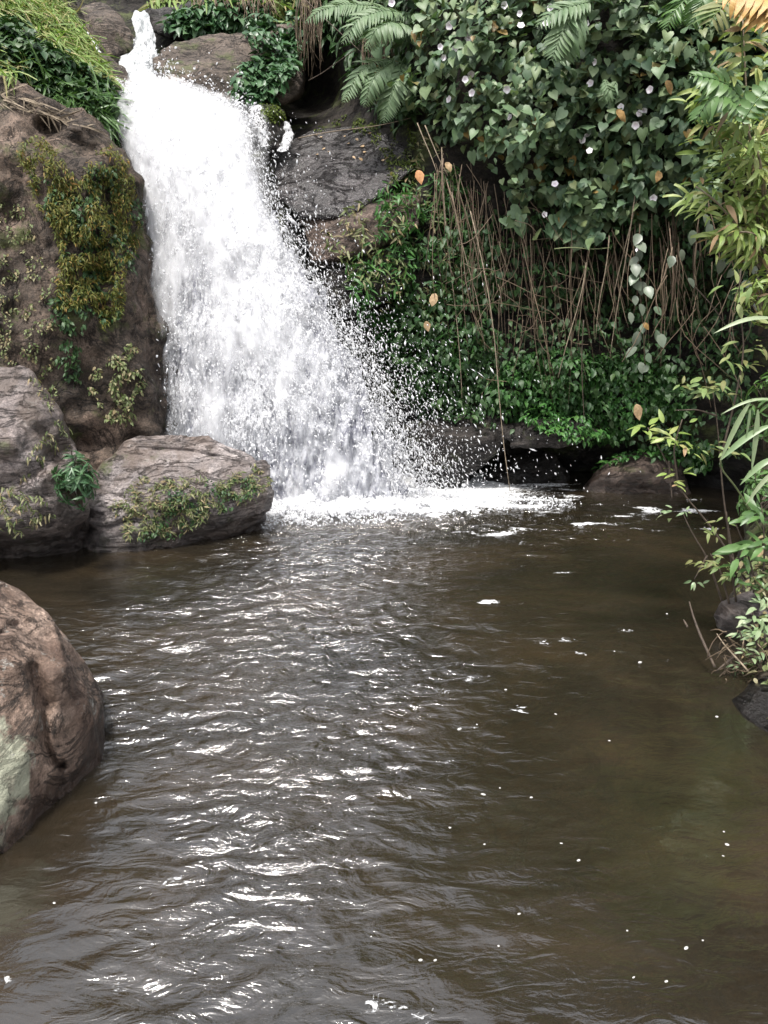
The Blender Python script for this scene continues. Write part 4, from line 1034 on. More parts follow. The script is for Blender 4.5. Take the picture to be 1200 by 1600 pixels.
# ---- dry stems
def stem_path(a, b, Ya, Yb, sag=0.05, n=9):
    A, B = at(a[0], a[1], Ya), at(b[0], b[1], Yb)
    t = np.linspace(0, 1, n)[:, None]
    Q = A + (B - A) * t
    wob = rng.normal(0, sag, (2, 3)) * np.linalg.norm(B - A) * 0.5
    return Q + wob[0] * np.sin(np.pi * t) + wob[1] * 0.5 * np.sin(2 * np.pi * t)
LONG = [((735, 330), (797, 768), 7.45, 7.1, 'long thin root hanging from the vine down to the foaming water'),
        ((690, 230), (722, 622), 7.7, 7.4, 'thin straight vine hanging in front of the wet leaves near the falls'),
        ((706, 300), (758, 548), 7.6, 7.45, 'pale bent stem crossing beside the thin hanging vine'),
        ((997, 305), (958, 464), 7.2, 7.3, 'pale straight reed, upper of two crossing under the vine'),
        ((992, 306), (953, 560), 7.15, 7.25, 'long pale straight reed reaching down to the lush patch'),
        ((916, 410), (872, 590), 7.3, 7.2, 'tan leaning reed touching the lush green patch'),
        ((952, 368), (931, 530), 7.25, 7.3, 'brown reed standing between the leaning reed and the pale reeds'),
        ((866, 389), (953, 387), 7.2, 7.2, 'level greenish stalk below the hanging vine leaves'),
        ((652, 192), (682, 268), 7.75, 7.6, 'bare tan reed at the vine edge above the orange dead leaf'),
        ((664, 196), (700, 275), 7.7, 7.6, 'bare reed slanting past the tan dead leaf'),
        ((466, 216), (642, 184), 8.6, 8.3, 'thin fallen branch lying along the top of the shiny slab'),
        ((482, 126), (556, 78), 9.2, 8.9, 'pale stick leaning in the dark gap below the ferns'),
        ((478, 0), (565, 82), 9.3, 8.9, 'pale slanting stalk crossing above the dark gap'),
        ((1080, 443), (1150, 540), 6.3, 6.2, 'bare forked twig in the shade below the pale leaves'),
        ((912, 500), (913, 660), 7.15, 7.2, 'dark upright stem rising through the lush green patch')]
for a, b, ya, yb, lab in LONG:
    V, F = tube(stem_path(a, b, ya, yb, 0.035, 12), [0.0058, 0.0048, 0.0036], 6)
    o = own_np('dry_reed', V, F, M['green_stem'] if 'greenish' in lab else M['twig'] if 'dark' in lab or 'forked' in lab else M['pale_stem'])
    tag(o, lab, 'stem')
def rand_stem(i):
    x = rng.uniform(668, 1100); top = np.interp(x, [660, 720, 780, 850, 950, 1100], [215, 260, 310, 345, 360, 340]) + rng.uniform(-25, 50)
    L = rng.uniform(80, 250) * (1.1 if x < 900 else 0.8)
    ang = rng.normal(0.05, 0.15)
    yy = np.interp(x, [660, 800, 1000, 1100], [7.55, 7.4, 7.25, 6.9]) + rng.uniform(-0.12, 0.22)
    return stem_path((x, top), (x + L * math.sin(ang), top + L * math.cos(ang)), yy + 0.1, yy - 0.05, 0.06, 8)
for i in range(28):
    V, F = tube(rand_stem(i), [0.0055, 0.0045, 0.003], 5)
    o = own_np('hanging_reed', V, F, M['dry_stem'])
    tag(o, 'bare dry stem hanging in the brown tangle below the vine', 'stem', 'dry stems tangled below the vine')
parts = []
for i in range(115):
    parts.append(tube(rand_stem(i), [0.0038, 0.0025], 4))
for i in range(45):          # the fallen tangle
    x, y = rng.normal(805, 50), rng.normal(430, 60)
    a = rng.uniform(0, 6.28); L = rng.uniform(30, 90)
    parts.append(tube(stem_path((x, y), (x + L * math.cos(a), y + L * abs(math.sin(a))), 7.35 + rng.uniform(-.15, .15), 7.3, 0.15, 6), 0.003, 4))
for i in range(35):
    x, y = rng.uniform(1040, 1190), rng.uniform(300, 520)
    a = rng.normal(1.57, 0.4); L = rng.uniform(60, 160)
    parts.append(tube(stem_path((x, y), (x + L * math.cos(a), y + L * abs(math.sin(a))), 6.5 + rng.uniform(-.1, .3), 6.5, 0.12, 6), 0.004, 4))
V, F = merge(parts)
tag(own_np('stem_thicket', V, F, M['dry_stem']), 'brown tangle of fine dry stems hanging below the vine', 'dry stems', kind='stuff')
# dry hanging grass at the very top
parts = [tube(stem_path((x, -12), (x + rng.normal(4, 6), rng.uniform(8, 30)), 10.3, 10.1, .1, 5), 0.007, 4) for x in rng.uniform(300, 420, 60)]
parts += [tube(stem_path((x, 60), (x + rng.normal(0, 6), rng.uniform(110, 165)), 8.7, 8.6, .1, 5), 0.004, 4) for x in rng.uniform(565, 620, 45)]
parts += [tube(stem_path((x, -12), (x + rng.normal(0, 6), rng.uniform(60, 130)), 9.5, 9.4, .1, 5), 0.004, 4) for x in rng.uniform(465, 500, 35)]
V, F = merge(parts)
tag(own_np('dry_fringe', V, F, M['dry_stem']), 'dry brown roots and grass hanging around the ferns above the crest', 'dry grass', kind='stuff')

# ---- ferns
def frond(parent, pts, n, plen, mat, tpls=LANCE, wide=1.0):
    Q = smoothpath([at(*p) for p in pts], n + 2)
    V, F = tube(Q, [0.007, 0.003], 5)
    T = unit(np.gradient(Q, axis=0))
    nrm = unit(np.cross(T, np.cross(np.array([0, -0.7, 0.8])[None], T)))
    side = np.cross(T, nrm)
    parts = [(V, F)]
    t = np.linspace(0, 1, n + 2)
    prof = np.clip(np.sin(np.pi * (0.12 + 0.86 * t)) ** 0.7, 0.12, 1) * plen
    for sg in (1, -1):
        tip = side * sg + 0.55 * T + np.array([0, 0, -0.35])
        Rm = frames(nrm + rng.normal(0, 0.12, nrm.shape), tip)
        k = rng.integers(0, len(tpls), 1)[0]
        Ms = Rm * prof[:, None, None]; Ms[:, :, 0] *= wide
        parts.append(instances(tpls[k], Ms, Q))
    V, F = merge(parts)
    return child_np('frond', V, F, mat, parent)
def fern(name, label, fronds, plen, n, mat, wide=1.0, cat='fern'):
    r = empty(name, at(*fronds[0][0])); tag(r, label, cat)
    for f in fronds: frond(r, f, n, plen * rng.uniform(.85, 1.1), mat, LANCE, wide)
    return r
fern('tree_fern', 'pale green arching fern frond cluster at the vine edge above the dark gap', [[(640, 22, 8.2), (600, 16, 8.0), (560, 28, 7.9), (536, 66, 7.85)], [(640, 40, 8.2), (610, 34, 7.9), (585, 46, 7.8), (572, 78, 7.8)], [(600, 10, 8.4), (540, 6, 8.3), (500, 16, 8.2), (478, 34, 8.2)]], 0.20, 26, M['fern_leaf'], 0.9)
fern('tree_fern', 'grey-green drooping fern below the pale fern, beside the vine', [[(612, 92, 8.2), (580, 98, 8.0), (556, 120, 7.95), (538, 158, 7.9)], [(614, 96, 8.1), (590, 112, 7.9), (576, 135, 7.85), (570, 165, 7.85)], [(630, 100, 8.1), (618, 130, 7.9), (606, 160, 7.9), (600, 190, 7.9)]], 0.17, 24, M['fern_leaf'], 0.9)
fern('palm_frond', 'feathery green fronds drooping out of the vine between the flowers', [[(905, 8, 6.95), (890, 28, 6.9), (875, 58, 6.85), (862, 92, 6.85)], [(910, 20, 6.95), (898, 44, 6.85), (884, 68, 6.85), (878, 98, 6.85)], [(925, 2, 7), (890, 10, 6.9), (862, 20, 6.9), (840, 40, 6.9)]], 0.17, 13, M['fern_leaf'], 1.1)
fern('palm_frond', 'dark feathery fronds hanging at the top between vine and bush', [[(1090, -20, 6.6), (1070, 0, 6.5), (1052, 20, 6.5), (1042, 44, 6.5)], [(1110, -20, 6.5), (1098, 0, 6.4), (1088, 22, 6.4), (1080, 40, 6.4)]], 0.15, 14, M['green_leaf'], 0.9)
fern('small_palm', 'small tuft of narrow leaves in the middle of the vine', [[(945, 125, 6.95), (948, 135, 6.9), (952, 145, 6.9), (952, 158, 6.9)], [(962, 128, 6.95), (955, 138, 6.9), (945, 146, 6.9), (940, 156, 6.9)]], 0.11, 7, M['fern_leaf'], 1.1)

# ---- topmost leafy mats, bank grass
stuff_cover('leafy_mat', 'dark green leafy mat draped over the topmost rock ledge', 'creeper', M['ivy_leaf'], ['ledge_rock', 'cliff'],
            [(258, 42), (280, 25), (330, 15), (385, 8), (420, 10), (418, 36), (380, 48), (330, 58), (290, 56)], 620, OVATE, (0.09, 0.16), (0.0, 0.1), 0.12, 2.5, 21, up=0.8)
stuff_cover('leafy_mat', 'green creeper spilling down the end of the broad sloping rock', 'creeper', M['ivy_leaf'], ['sloping_rock', 'cliff', 'splitting_rock'],
            [(385, 60), (420, 20), (465, 30), (472, 90), (455, 125), (430, 160), (395, 165), (365, 150), (372, 115), (395, 90)], 760, OVATE, (0.08, 0.15), (0.0, 0.1), 0.14, 2.5, 22, up=0.8)
stuff_cover('hill_grass', 'grass and leaves along the very top above the mats', 'grass', M['grass_leaf'], ['cliff', 'ledge_rock'],
            [(230, -60), (480, -60), (480, 45), (440, 40), (420, 8), (330, 8), (232, 12)], 700, BLADE, (0.25, 0.5), (0.0, 0.1), 0.1, 2, 23, up=0.4, tip=(0.2, -0.6, -0.4), tipj=0.5)
stuff_cover('moss', 'green moss over the small rock that parts the water', 'moss', M['moss_leaf'], 'splitting_rock', [(405, 165), (440, 160), (446, 180), (430, 195), (415, 190)], 260, OVATE, (.02, .05), (0, .02), .02, 4, 24, up=1.0)
stuff_cover('bank_weeds', 'dark leafy weeds under the grass brow beside the tall rock', 'weeds', M['dark_leaf'], 'grass_slope',
            [(0, 40), (35, 30), (60, 62), (105, 100), (160, 128), (190, 150), (180, 185), (130, 178), (70, 140), (0, 118)], 1300, OVATE, (0.07, 0.13), (0.0, 0.1), 0.12, 2.5, 25, up=0.7)
stuff_cover('bank_grass', 'light green grass hanging over the brow of the slope', 'grass', M['grass_leaf'], 'grass_slope',
            [(-60, -60), (80, -60), (110, 20), (150, 82), (182, 132), (150, 135), (100, 92), (55, 50), (20, 28), (-60, 40)], 3600, BLADE, (0.12, 0.26), (0.0, 0.06), 0.05, 2, 26, out=0.6, up=0.4, tip=(0.55, -0.5, -0.1), tipj=0.5)
stuff_cover('bank_grass', 'bright green grass tufts along the edge of the tall rock', 'grass', M['green_leaf'], 'grass_slope',
            [(60, 132), (110, 135), (150, 150), (185, 160), (182, 196), (140, 186), (95, 165)], 900, BLADE, (0.16, 0.34), (0.0, 0.06), 0.06, 2, 27, out=0.7, up=0.3, tip=(0.25, -0.6, -0.3), tipj=0.55)
stuff_cover('bank_grass', 'grass at the near edge of the slope above the brown rock top', 'grass', M['grass_leaf'], ['grass_slope', 'tall'],
            [(-60, 60), (0, 84), (30, 100), (50, 128), (20, 130), (-60, 100)], 380, BLADE, (0.16, 0.30), (0.0, 0.06), 0.06, 2, 28, out=0.7, up=0.3, tip=(0.25, -0.5, 0.2), tipj=0.55)

# ---- ferns and moss on the tall rock
stuff_cover('hanging_ferns', 'yellow-green and ochre ferns hanging over the front of the tall rock', 'ferns', M['ochre_fern'], 'tall',
            [(32, 240), (55, 218), (80, 228), (105, 262), (125, 285), (150, 240), (175, 228), (205, 262), (218, 320), (216, 385), (195, 420), (195, 490), (160, 515), (140, 470), (112, 500), (80, 480), (100, 400), (82, 350), (60, 320), (50, 280)], 8500, LANCE, (0.018, 0.055), (0.0, 0.05), 0.07, 3, 31, thin=(20, -0.18), out=0.6, up=0.5, jit=0.4, tip=(0.25, -0.5, -0.7), tipj=0.5)
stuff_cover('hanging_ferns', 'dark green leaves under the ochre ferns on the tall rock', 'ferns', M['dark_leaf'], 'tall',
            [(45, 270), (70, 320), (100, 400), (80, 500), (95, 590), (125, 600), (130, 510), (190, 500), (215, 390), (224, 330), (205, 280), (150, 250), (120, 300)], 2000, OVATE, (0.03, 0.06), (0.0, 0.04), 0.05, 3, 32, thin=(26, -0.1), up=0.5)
stuff_cover('rock_moss', 'mossy green clumps low on the tall rock beside the falling water', 'moss', M['weed_leaf'], 'tall',
            [(130, 600), (170, 560), (210, 530), (226, 600), (210, 660), (170, 662), (150, 620)], 900, OVATE, (0.022, 0.05), (0.0, 0.04), 0.06, 3, 33, thin=(22, 0.0), up=0.6)
stuff_cover('rock_moss', 'small scattered mossy tufts on the shaded flank of the tall rock', 'moss', M['weed_leaf'], 'tall',
            [(0, 300), (45, 330), (90, 420), (85, 600), (110, 640), (60, 600), (0, 560)], 1500, OVATE, (0.014, 0.04), (0.0, 0.03), 0.04, 3, 34, thin=(20, 0.1), up=0.5)

# ---- boulder plants
stuff_cover('boulder_weeds', 'grey-green weeds and dry grass across the layered boulder', 'weeds', M['weed_leaf'], 'mid',
            [(175, 790), (225, 745), (300, 750), (350, 745), (405, 728), (425, 752), (400, 778), (345, 798), (285, 832), (205, 842), (185, 815)], 4200, LANCE, (0.015, 0.055), (0.0, 0.025), 0.045, 4, 41, thin=(13, 0.02), up=0.8, jit=0.6, tip=(0.0, -0.5, 0.1), tipj=0.9)
stuff_cover('boulder_weeds', 'dark small herbs low on the layered boulder', 'weeds', M['dark_leaf'], 'mid',
            [(250, 770), (400, 740), (420, 760), (340, 805), (270, 840), (215, 845), (230, 800)], 1000, OVATE, (0.018, 0.04), (0.0, 0.03), 0.04, 4, 42, thin=(20, 0.05), up=0.8, jit=0.6)
stuff_cover('boulder_moss', 'brown-green moss streaks on the striated boulder', 'moss', M['weed_leaf'], 'left',
            [(40, 580), (75, 605), (105, 650), (112, 700), (60, 730), (10, 780), (50, 700), (85, 660)], 520, LANCE, (0.025, 0.055), (0.0, 0.02), 0.02, 4, 43, thin=(20, -0.05), up=0.8, jit=0.6)
stuff_cover('boulder_moss', 'green tufts low on the striated boulder near the water', 'moss', M['weed_leaf'], 'left',
            [(0, 760), (60, 770), (90, 800), (40, 830), (0, 830)], 360, LANCE, (0.03, 0.06), (0.0, 0.03), 0.03, 4, 44, thin=(16, 0.0), up=0.8, jit=0.6)

def bush(name, label, centre, rad, nros, per, size, mat, tpls, cat='bush', tip_up=0.4, seed=0):
    c = at(*centre)
    b = empty(name, c - np.array([0, 0, rad[2]])); tag(b, label, cat)
    Ps, Rs, Ss = [], [], []
    for i in range(nros):
        d = unit(rng.normal(size=3) * np.array([1, 1, 0.9]) + np.array([0, -0.4, 0.15]))
        p = c + d * np.array(rad) * rng.uniform(0.55, 1.0)
        V, F = tube(smoothpath([c - np.array([0, -0.1, rad[2]]), c + d * np.array(rad) * 0.4, p], 6), [0.005, 0.003], 4)
        child_np('stem', V, F, M['twig'], b)
        ax = unit(d + np.array([0, 0, tip_up]))
        for k in range(per):
            a = rng.uniform(0, 6.28); e1 = unit(np.cross(ax, [0.3, 0.2, 0.9])); e2 = np.cross(ax, e1)
            tp = unit(math.cos(a) * e1 + math.sin(a) * e2 + ax * rng.uniform(-0.2, 0.8))
            Ps.append(p - ax * rng.uniform(0, 0.05)); Rs.append(frames((ax + rng.normal(0, .2, 3))[None], tp[None])[0]); Ss.append(rng.uniform(*size))
    leaf_parts(b, leaf_meshes(name + '_leaf', tpls, mat), np.array(Rs), np.array(Ss), np.array(Ps))
    return b
bush('leafy_bush', 'bushy dark green narrow-leaved shrub between the striated and layered boulders', (113, 752, 4.92), (0.17, 0.15, 0.24), 40, 9, (0.055, 0.10), M['ivy_leaf'], LANCE)

# ---- slender-leaved bush at the upper edge of the vine
Bm = empty('slender_bush', at(1185, 420, 5.9)); tag(Bm, 'olive slender-leaved bush with yellowing leaves overlapping the vine', 'bush')
stems = [[(1190, 420, 5.9), (1165, 330, 5.8), (1130, 240, 5.7), (1098, 150, 5.6)], [(1190, 420, 5.9), (1180, 300, 5.8), (1168, 180, 5.75), (1160, 20, 5.7)], [(1200, 430, 5.9), (1205, 300, 5.8), (1215, 180, 5.7), (1225, 40, 5.7)],
         [(1190, 420, 5.9), (1150, 350, 5.7), (1115, 310, 5.6), (1085, 290, 5.6)], [(1195, 400, 5.9), (1190, 250, 5.6), (1150, 170, 5.5), (1110, 125, 5.5)], [(1200, 400, 5.9), (1195, 280, 5.6), (1170, 230, 5.5), (1140, 215, 5.5)], [(1200, 420, 5.9), (1190, 370, 5.6), (1160, 360, 5.5), (1120, 375, 5.5)], [(1200, 420, 5.9), (1240, 300, 5.6), (1260, 200, 5.6), (1290, 100, 5.6)]]
Ps, Ts, Ds = [], [], []
for s in stems:
    Q = smoothpath([at(*p) for p in s], 20)
    V, F = tube(Q, [0.012, 0.004], 6); child_np('stem', V, F, M['pale_stem'], Bm)
    T = unit(np.gradient(Q, axis=0))
    k = rng.integers(3, 20, 120)
    sd = unit(np.cross(T[k], rng.normal(size=(120, 3))))
    Ps.append(Q[k] + sd * rng.uniform(0.0, 0.14, (120, 1))); Ts.append(sd + T[k] * 0.5 + np.array([0, -0.1, -0.35]))
P = np.concatenate(Ps); T = np.concatenate(Ts)
Rm = frames(np.array([0, -0.55, 0.8]) + rng.normal(0, 0.3, P.shape), T); S = rng.uniform(0.08, 0.17, len(P))
px, py, w = project(P)
order = np.argsort(-(S / w) * ((px < 1200) & (py > 0)))
OM = leaf_meshes('slender_leaf', LANCE, M['olive_leaf'])
leaf_parts(Bm, OM, Rm[order[:290]], S[order[:290]], P[order[:290]])
V, F = leaf_mass(LANCE, Rm[order[290:]], S[order[290:]], P[order[290:]])
o = child_np('foliage', V, F, M['olive_leaf'], Bm); o['kind'] = 'stuff'
fern('spray_frond', 'bright green feather-shaped frond arching out of the slender-leaved bush', [[(1170, 170, 5.3), (1145, 135, 5.3), (1115, 122, 5.3), (1080, 118, 5.3)], [(1165, 175, 5.3), (1135, 150, 5.25), (1110, 150, 5.25), (1085, 190, 5.25)]], 0.16, 12, M['green_leaf'], 1.3)
fern('spray_frond', 'yellow-green upright young shoot with paired leaves at the top of the bush', [[(1160, 110, 5.3), (1160, 75, 5.3), (1158, 40, 5.3), (1156, 12, 5.3)]], 0.10, 5, M['olive_leaf'], 1.8)
fern('spray_frond', 'glossy green paired leaves at the outer side of the bush', [[(1160, 190, 5.1), (1178, 160, 5.1), (1195, 145, 5.1), (1225, 120, 5.1)]], 0.13, 7, M['green_leaf'], 2.0)
fern('autumn_spray', 'orange-yellow turning leaves at the very top above the bush', [[(1230, 40, 5.2), (1200, 20, 5.2), (1170, 8, 5.2), (1140, 2, 5.2)], [(1240, 10, 5.2), (1200, -5, 5.2), (1160, -10, 5.2), (1120, 0, 5.2)]], 0.15, 8, plain_mat('turning_leaf', (0.34, 0.17, 0.04), (0.42, 0.27, 0.07), 30, 0.5), 1.6, 'leaves')
fern('autumn_spray', 'tan and green drooping blades beside the orange leaves', [[(1150, -10, 5.5), (1135, 5, 5.45), (1120, 18, 5.4), (1108, 38, 5.4)]], 0.17, 7, M['rust_leaf'], 0.9, 'leaves')
stuff_cover('bush_undergrowth', 'tangled olive leaves under the slender-leaved bush', 'undergrowth', M['olive_leaf'], 'cliff',
            [(1110, 240), (1200, 200), (1320, 180), (1320, 420), (1200, 400), (1150, 330)], 600, LANCE, (0.10, 0.20), (0.4, 0.9), 0.2, 2, 45, up=0.6, tipj=0.9)

# ---- plants of the near bank
def shoot(name, label, stems, sprays, mat, cat='shrub', smat=None, rad=(0.007, 0.003)):
    r = empty(name, at(*stems[0][0])); tag(r, label, cat)
    for s in stems:
        V, F = tube(smoothpath([at(*p) for p in s], 14), rad, 6); child_np('stem', V, F, smat or M['twig'], r)
    ml = leaf_meshes(name + '_leaf', [(v * np.array([1.5, 1, 1]), f) for v, f in LANCE], mat)
    for (px, py, Yd, n, spread, size) in sprays:
        P = at(px + rng.normal(0, spread, n), py + rng.normal(0, spread * .55, n), Yd + rng.normal(0, 0.04, n))
        c = at(px, py + spread * 0.5, Yd)
        tip = unit(P - c + rng.normal(0, 0.02, P.shape)) + np.array([0, -0.15, -0.1])
        Rm = frames(np.array([0, -0.45, 0.9]) + rng.normal(0, 0.3, P.shape), tip)
        leaf_parts(r, ml, Rm, rng.uniform(size * .7, size * 1.25, n), P - tip * size * 0.3)
    return r
shoot('bank_shrub', 'spindly shrub with yellow-green leaf sprays leaning over the water', [[(1165, 905, 4.3), (1110, 820, 4.3), (1060, 765, 4.3), (1042, 720, 4.3), (1012, 668, 4.3)], [(1060, 765, 4.3), (1052, 700, 4.25), (1066, 655, 4.25)], [(1045, 720, 4.3), (1050, 780, 4.25)]],
      [(1012, 666, 4.28, 7, 12, .085), (1042, 678, 4.25, 12, 16, .075), (1060, 690, 4.25, 8, 12, .07), (1055, 740, 4.25, 6, 9, .06), (1075, 700, 4.25, 7, 14, .06), (1050, 755, 4.2, 5, 7, .06)], M['olive_leaf'])
shoot('bank_shrub', 'tall thin shrub with reddish fern-like leaf tips before the dark undergrowth', [[(1150, 900, 4.4), (1130, 780, 4.4), (1120, 650, 4.4), (1112, 600, 4.4)], [(1125, 720, 4.4), (1150, 620, 4.4), (1165, 540, 4.4), (1152, 470, 4.4), (1158, 420, 4.4)], [(1120, 650, 4.4), (1090, 640, 4.35), (1055, 641, 4.35)]],
      [(1075, 602, 4.35, 9, 13, .075), (1105, 605, 4.35, 12, 13, .08), (1130, 610, 4.35, 8, 14, .08), (1130, 560, 4.4, 5, 14, .08), (1165, 570, 4.4, 8, 18, .075), (1185, 540, 4.4, 8, 16, .08), (1150, 460, 4.4, 8, 18, .09), (1185, 450, 4.4, 8, 16, .08), (1095, 700, 4.35, 7, 14, .065), (1140, 700, 4.3, 6, 14, .06), (1178, 490, 4.35, 5, 12, .09)], M['rust_leaf'])
shoot('bank_shrub', 'low shrub with broad fresh green leaves at the edge of the bank', [[(1190, 950, 3.9), (1170, 870, 3.9), (1150, 820, 3.9)], [(1190, 950, 3.9), (1195, 850, 3.9), (1190, 790, 3.9)]],
      [(1165, 870, 3.85, 10, 16, .10), (1190, 850, 3.8, 14, 16, .11), (1190, 800, 3.85, 12, 16, .10), (1150, 900, 3.9, 8, 14, .06), (1180, 910, 3.85, 14, 14, .06)], M['green_leaf'])
shoot('bank_shrub', 'thin dark twig with a few pale leaves standing in the water', [[(1130, 945, 4.1), (1105, 870, 4.1), (1082, 835, 4.1), (1066, 800, 4.1)], [(1105, 868, 4.1), (1085, 905, 4.05)]],
      [(1050, 800, 4.1, 6, 8, .055), (1085, 908, 4.05, 6, 9, .055), (1070, 800, 4.1, 4, 6, .04)], M['pale_leaf'])
shoot('dry_shrub', 'rusty brown withered fern beside the smooth grey stone', [[(1140, 945, 4.0), (1125, 890, 4.0), (1110, 865, 4.0)], [(1150, 940, 4.0), (1140, 860, 4.0), (1135, 800, 4.0)]],
      [(1112, 878, 3.98, 16, 12, .05), (1130, 885, 3.98, 16, 12, .05), (1135, 815, 4.0, 10, 12, .055), (1118, 835, 4.0, 8, 10, .05), (1150, 900, 4.0, 14, 14, .05)], M['rust_leaf'])
shoot('bank_herb', 'pale rounded leaves spilling over the bank below the grey stone', [[(1190, 1050, 3.5), (1180, 990, 3.5), (1175, 950, 3.5)], [(1190, 1050, 3.5), (1165, 1010, 3.45), (1155, 985, 3.45)]],
      [(1180, 960, 3.5, 14, 16, .06), (1190, 990, 3.45, 16, 14, .06), (1165, 985, 3.45, 9, 12, .05), (1185, 1020, 3.4, 14, 15, .05), (1155, 1040, 3.5, 8, 10, .04), (1190, 940, 3.6, 10, 12, .06)], M['pale_leaf'])
bush('bank_bush', 'dense green bush at the outer edge of the bank beside the long blades', (1215, 640, 4.9), (0.22, 0.2, 0.3), 36, 7, (0.06, 0.11), M['green_leaf'], LANCE)
bush('bank_bush', 'leafy green bush low on the bank behind the fresh green shrub', (1190, 775, 4.7), (0.22, 0.2, 0.24), 36, 7, (0.05, 0.10), M['green_leaf'], LANCE)
bush('bank_bush', 'olive bush hanging in the shade under the slender-leaved bush', (1205, 465, 5.4), (0.24, 0.2, 0.26), 34, 7, (0.07, 0.12), M['olive_leaf'], LANCE)
bush('bank_bush', 'small olive bush over the root tangle at the edge of the bank', (1195, 905, 3.9), (0.12, 0.12, 0.12), 24, 7, (0.04, 0.07), M['weed_leaf'], LANCE)
# long blades
def blade(parent, a, b, Ya, Yb, width, mat, sag=0.03):
    A, B = at(*a, Ya), at(*b, Yb)
    n = 9; t = np.linspace(0, 1, n)[:, None]
    Q = A + (B - A) * t + np.array([0, 0, 1]) * sag * np.sin(np.pi * t)
    T = unit(np.gradient(Q, axis=0)); nr = unit(np.array([0.15, -0.75, 0.65]) - 0)
    sd = unit(np.cross(T, nr)); up = np.cross(sd, T)
    w = width * np.clip(np.sin(np.pi * np.linspace(0.06, 1, n)) ** 0.8, 0.03, 1)[:, None]
    V = np.stack([Q - sd * w + up * w * .3, Q, Q + sd * w + up * w * .3], 1).reshape(-1, 3)
    F = np.array([(3 * i + k, 3 * i + k + 1, 3 * i + k + 4, 3 * i + k + 3) for i in range(n - 1) for k in (0, 1)])
    return child_np('leaf', V, F, mat, parent)
g = empty('blade_plant', at(1125, 722, 3.8)); tag(g, 'long pale pointed blades fanning out over the bank', 'plant')
for a, b, w in [((1126, 718), (1176, 622), .014), ((1126, 718), (1212, 662), .017), ((1184, 640), (1174, 738), .017), ((1212, 624), (1126, 648), .008), ((1215, 715), (1156, 758), .016), ((1215, 498), (1115, 521), .012), ((1172, 640), (1165, 690), .008), ((1215, 735), (1165, 790), .012)]:
    blade(g, a, b, 3.75, 3.75, w, M['pale_leaf'])
V, F = tube(smoothpath([at(1126, 718, 3.76), at(1118, 724, 3.78), at(1150, 760, 3.85), at(1190, 830, 3.95)], 12), [0.004, 0.006], 5); child_np('stem', V, F, M['green_stem'], g)
for a, b, ya, yb, r, lab in [((1077, 940), (1117, 1042), 3.75, 3.45, 0.007, 'dark bare stick leaning out of the water off the bank'), ((1120, 1048), (1160, 1015), 3.45, 3.5, 0.008, 'short broken twig lying at the foot of the bank'),
                             ((1068, 968), (1074, 980), 3.7, 3.65, 0.006, 'dark stub poking out of the water near the bare stick'), ((1120, 990), (1170, 1050), 3.5, 3.4, 0.005, 'pale root hanging down the side of the bank')]:
    V, F = tube(stem_path(a, b, ya, yb, 0.05, 9), [r * 0.5, r, r], 6); tag(own_np('twig', V, F, M['twig'] if 'pale' not in lab else M['pale_stem']), lab, 'twig')
parts = [tube(stem_path((x, y), (x + rng.normal(0, 25), y + rng.normal(15, 14)), 3.5 + rng.uniform(-.1, .1), 3.5, .2, 6), 0.003, 4) for x, y in zip(rng.uniform(1130, 1200, 70), rng.uniform(985, 1070, 70))]
V, F = merge(parts); tag(own_np('root_tangle', V, F, M['dry_stem']), 'tangle of fine roots and dead grass on the edge of the bank', 'roots', kind='stuff')
stuff_cover('bank_cover', 'mixed low leaves covering the top of the bank', 'groundcover', M['weed_leaf'], 'river_bank', [(1140, 900), (1165, 850), (1200, 820), (1330, 800), (1330, 1150), (1215, 1120), (1170, 1050), (1150, 960)], 900, OVATE, (0.03, 0.07), (0.0, 0.1), 0.05, 3, 46, up=0.8)

# ---- dead leaves
for px, py, Yd, s, mt, lab in [(653, 266, 7.72, .13, 'orange_leaf', 'orange dead leaf lying on the moss beside the shiny slab'), (697, 254, 7.55, .10, 'tan_leaf', 'tan curled dead leaf caught among the bare reeds'),
                               (681, 459, 7.45, .12, 'tan_leaf', 'pinkish-tan dead leaf caught in the weeds near the falls'), (993, 632, 6.95, .15, 'tan_leaf', 'large pale brown dead leaf hanging over the lush green patch'),
                               (665, 502, 7.4, .10, 'tan_leaf', 'cream withered leaf low in the weeds near the falls'), (1041, 126, 6.7, .11, 'ochre_leaf', 'ochre leaf among the upper vine leaves near the bush'), (963, 172, 6.8, .12, 'ochre_leaf', 'ochre withered leaf among the flowers in the vine'),
                               (1030, 267, 6.9, .10, 'ochre_leaf', 'orange-brown leaf low in the vine curtain'), (1005, 505, 7.0, .08, 'ochre_leaf', 'rusty leaf on the string of striped leaves')]:
    P = at(px, py, Yd)
    Rm = frames(np.array([[0.1, -0.9, 0.45]]) + rng.normal(0, .1, (1, 3)), np.array([[rng.normal(0.3, .5), -0.2, -1]]))[0]
    tv, tf = WIDE[int(rng.integers(0, 2))]
    tv = tv + np.array([0.10, 0.05, 0.16]) * fbm(tv * 3.1 + px, 2, 3)[:, None]
    o = link('dead_leaf', mesh_np('dead_leaf', tv @ (Rm * s).T, tf), M[mt], None, P); tag(o, lab, 'leaf')
parts = []
for px, py in zip(rng.uniform(470, 610, 16), rng.uniform(205, 255, 16)):
    P, N, ok = cast('wet_slab', [px], [py])
    if len(P): parts.append(instances(WIDE[1], frames(N, rng.normal(size=(1, 3))) * rng.uniform(.03, .06), P + N * .012))
V, F = merge(parts); tag(own_np('fallen_leaves', V, F, M['tan_leaf']), 'pale fallen leaves scattered on the shiny slab', 'leaves', kind='stuff')
parts = []
q = sample_poly([(0, 140), (60, 158), (140, 200), (150, 212), (90, 190), (0, 165)], 60)
P, N, ok = cast('tall', q[:, 0], q[:, 1])
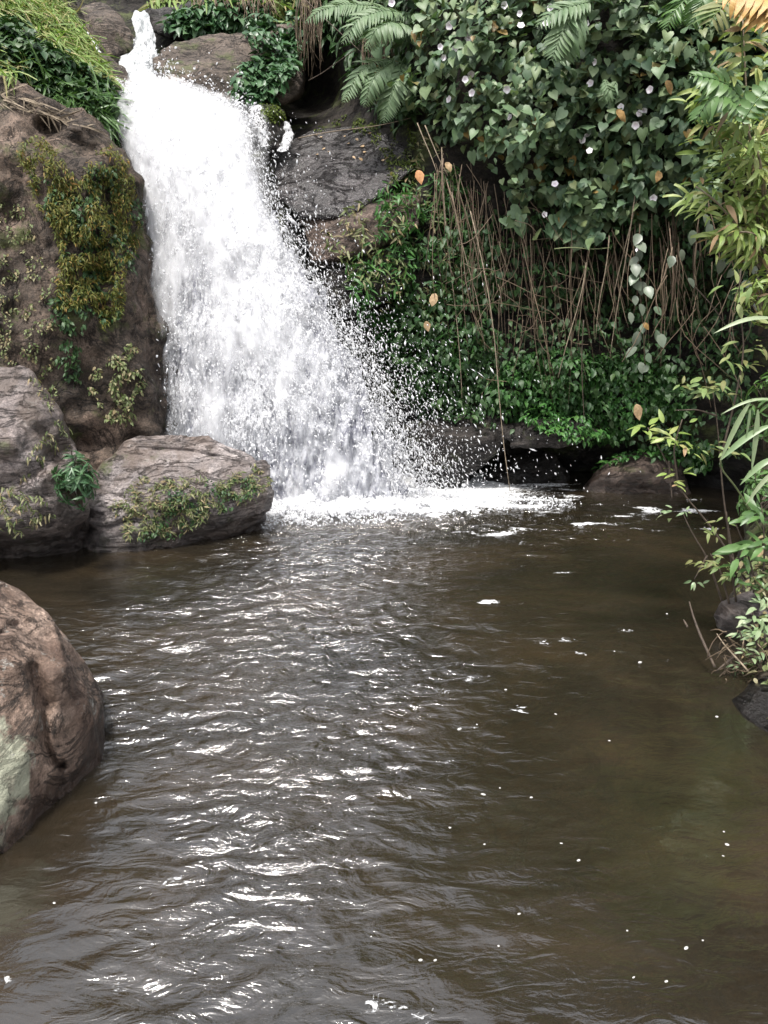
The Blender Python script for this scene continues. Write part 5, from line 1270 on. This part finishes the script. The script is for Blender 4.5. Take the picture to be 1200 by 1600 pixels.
V, F = leaf_mass(BLADE, frames(N, np.array([1, -.2, -.3]) + rng.normal(0, .5, P.shape)), rng.uniform(.1, .25, len(P)), P + N * .012)
tag(own_np('dry_litter', V, F, M['pale_stem']), 'pale dead grass lying on the brown top of the tall rock', 'dry grass', kind='stuff')

# ---- bubbles floating on the pool
bl = [(755, 1243, 7), (952, 1158, 4), (868, 1117, 4), (904, 1345, 5), (811, 1428, 5), (657, 1503, 6), (680, 1502, 6), (980, 1455, 4), (1041, 1534, 5), (1131, 1300, 4), (1136, 1320, 5), (1130, 1337, 3), (718, 1140, 5), (830, 1247, 4), (781, 1233, 4), (877, 1318, 4), (745, 1135, 4), (640, 1246, 4), (703, 1294, 4), (757, 1320, 3), (990, 1528, 3), (1098, 1470, 3), (1072, 1482, 5), (779, 1478, 3), (915, 1025, 4), (1000, 1035, 4), (975, 985, 5), (960, 1018, 3), (1120, 1120, 4), (790, 1080, 4), (735, 1060, 4), (1042, 960, 4), (580, 1465, 3), (150, 1255, 4), (85, 1412, 4), (12, 1528, 5)]
bm = bmesh.new(); bmesh.ops.create_uvsphere(bm, u_segments=10, v_segments=6, radius=1); bme = bpy.data.meshes.new('bubble'); bm.to_mesh(bm and bme); bm.free()
bme.polygons.foreach_set('use_smooth', np.ones(len(bme.polygons), bool))
m = NT('bubble'); bme.materials.append(m.done(m.principled((0.42, 0.41, 0.39), 0.15, None, **{'Specular IOR Level': 0.8})))
for px, py, r in bl:
    P = onwater(px, py); s = r * np.linalg.norm(P - CP) / 1150 * rng.uniform(0.28, 0.55)
    o = bpy.data.objects.new('foam_bubble', bme); COL.objects.link(o)
    o.location = (P[0], P[1], float(wave(np.array([P[0]]), np.array([P[1]]))[0]) + s * 0.05); o.scale = (s * rng.uniform(0.9, 1.8), s * rng.uniform(0.7, 1.1), s * rng.uniform(0.3, 0.6)); o.rotation_euler.z = rng.uniform(-0.6, 0.6)
    tag(o, 'tiny white foam bubble floating on the brown pool', 'bubble', 'foam bubbles on the pool')
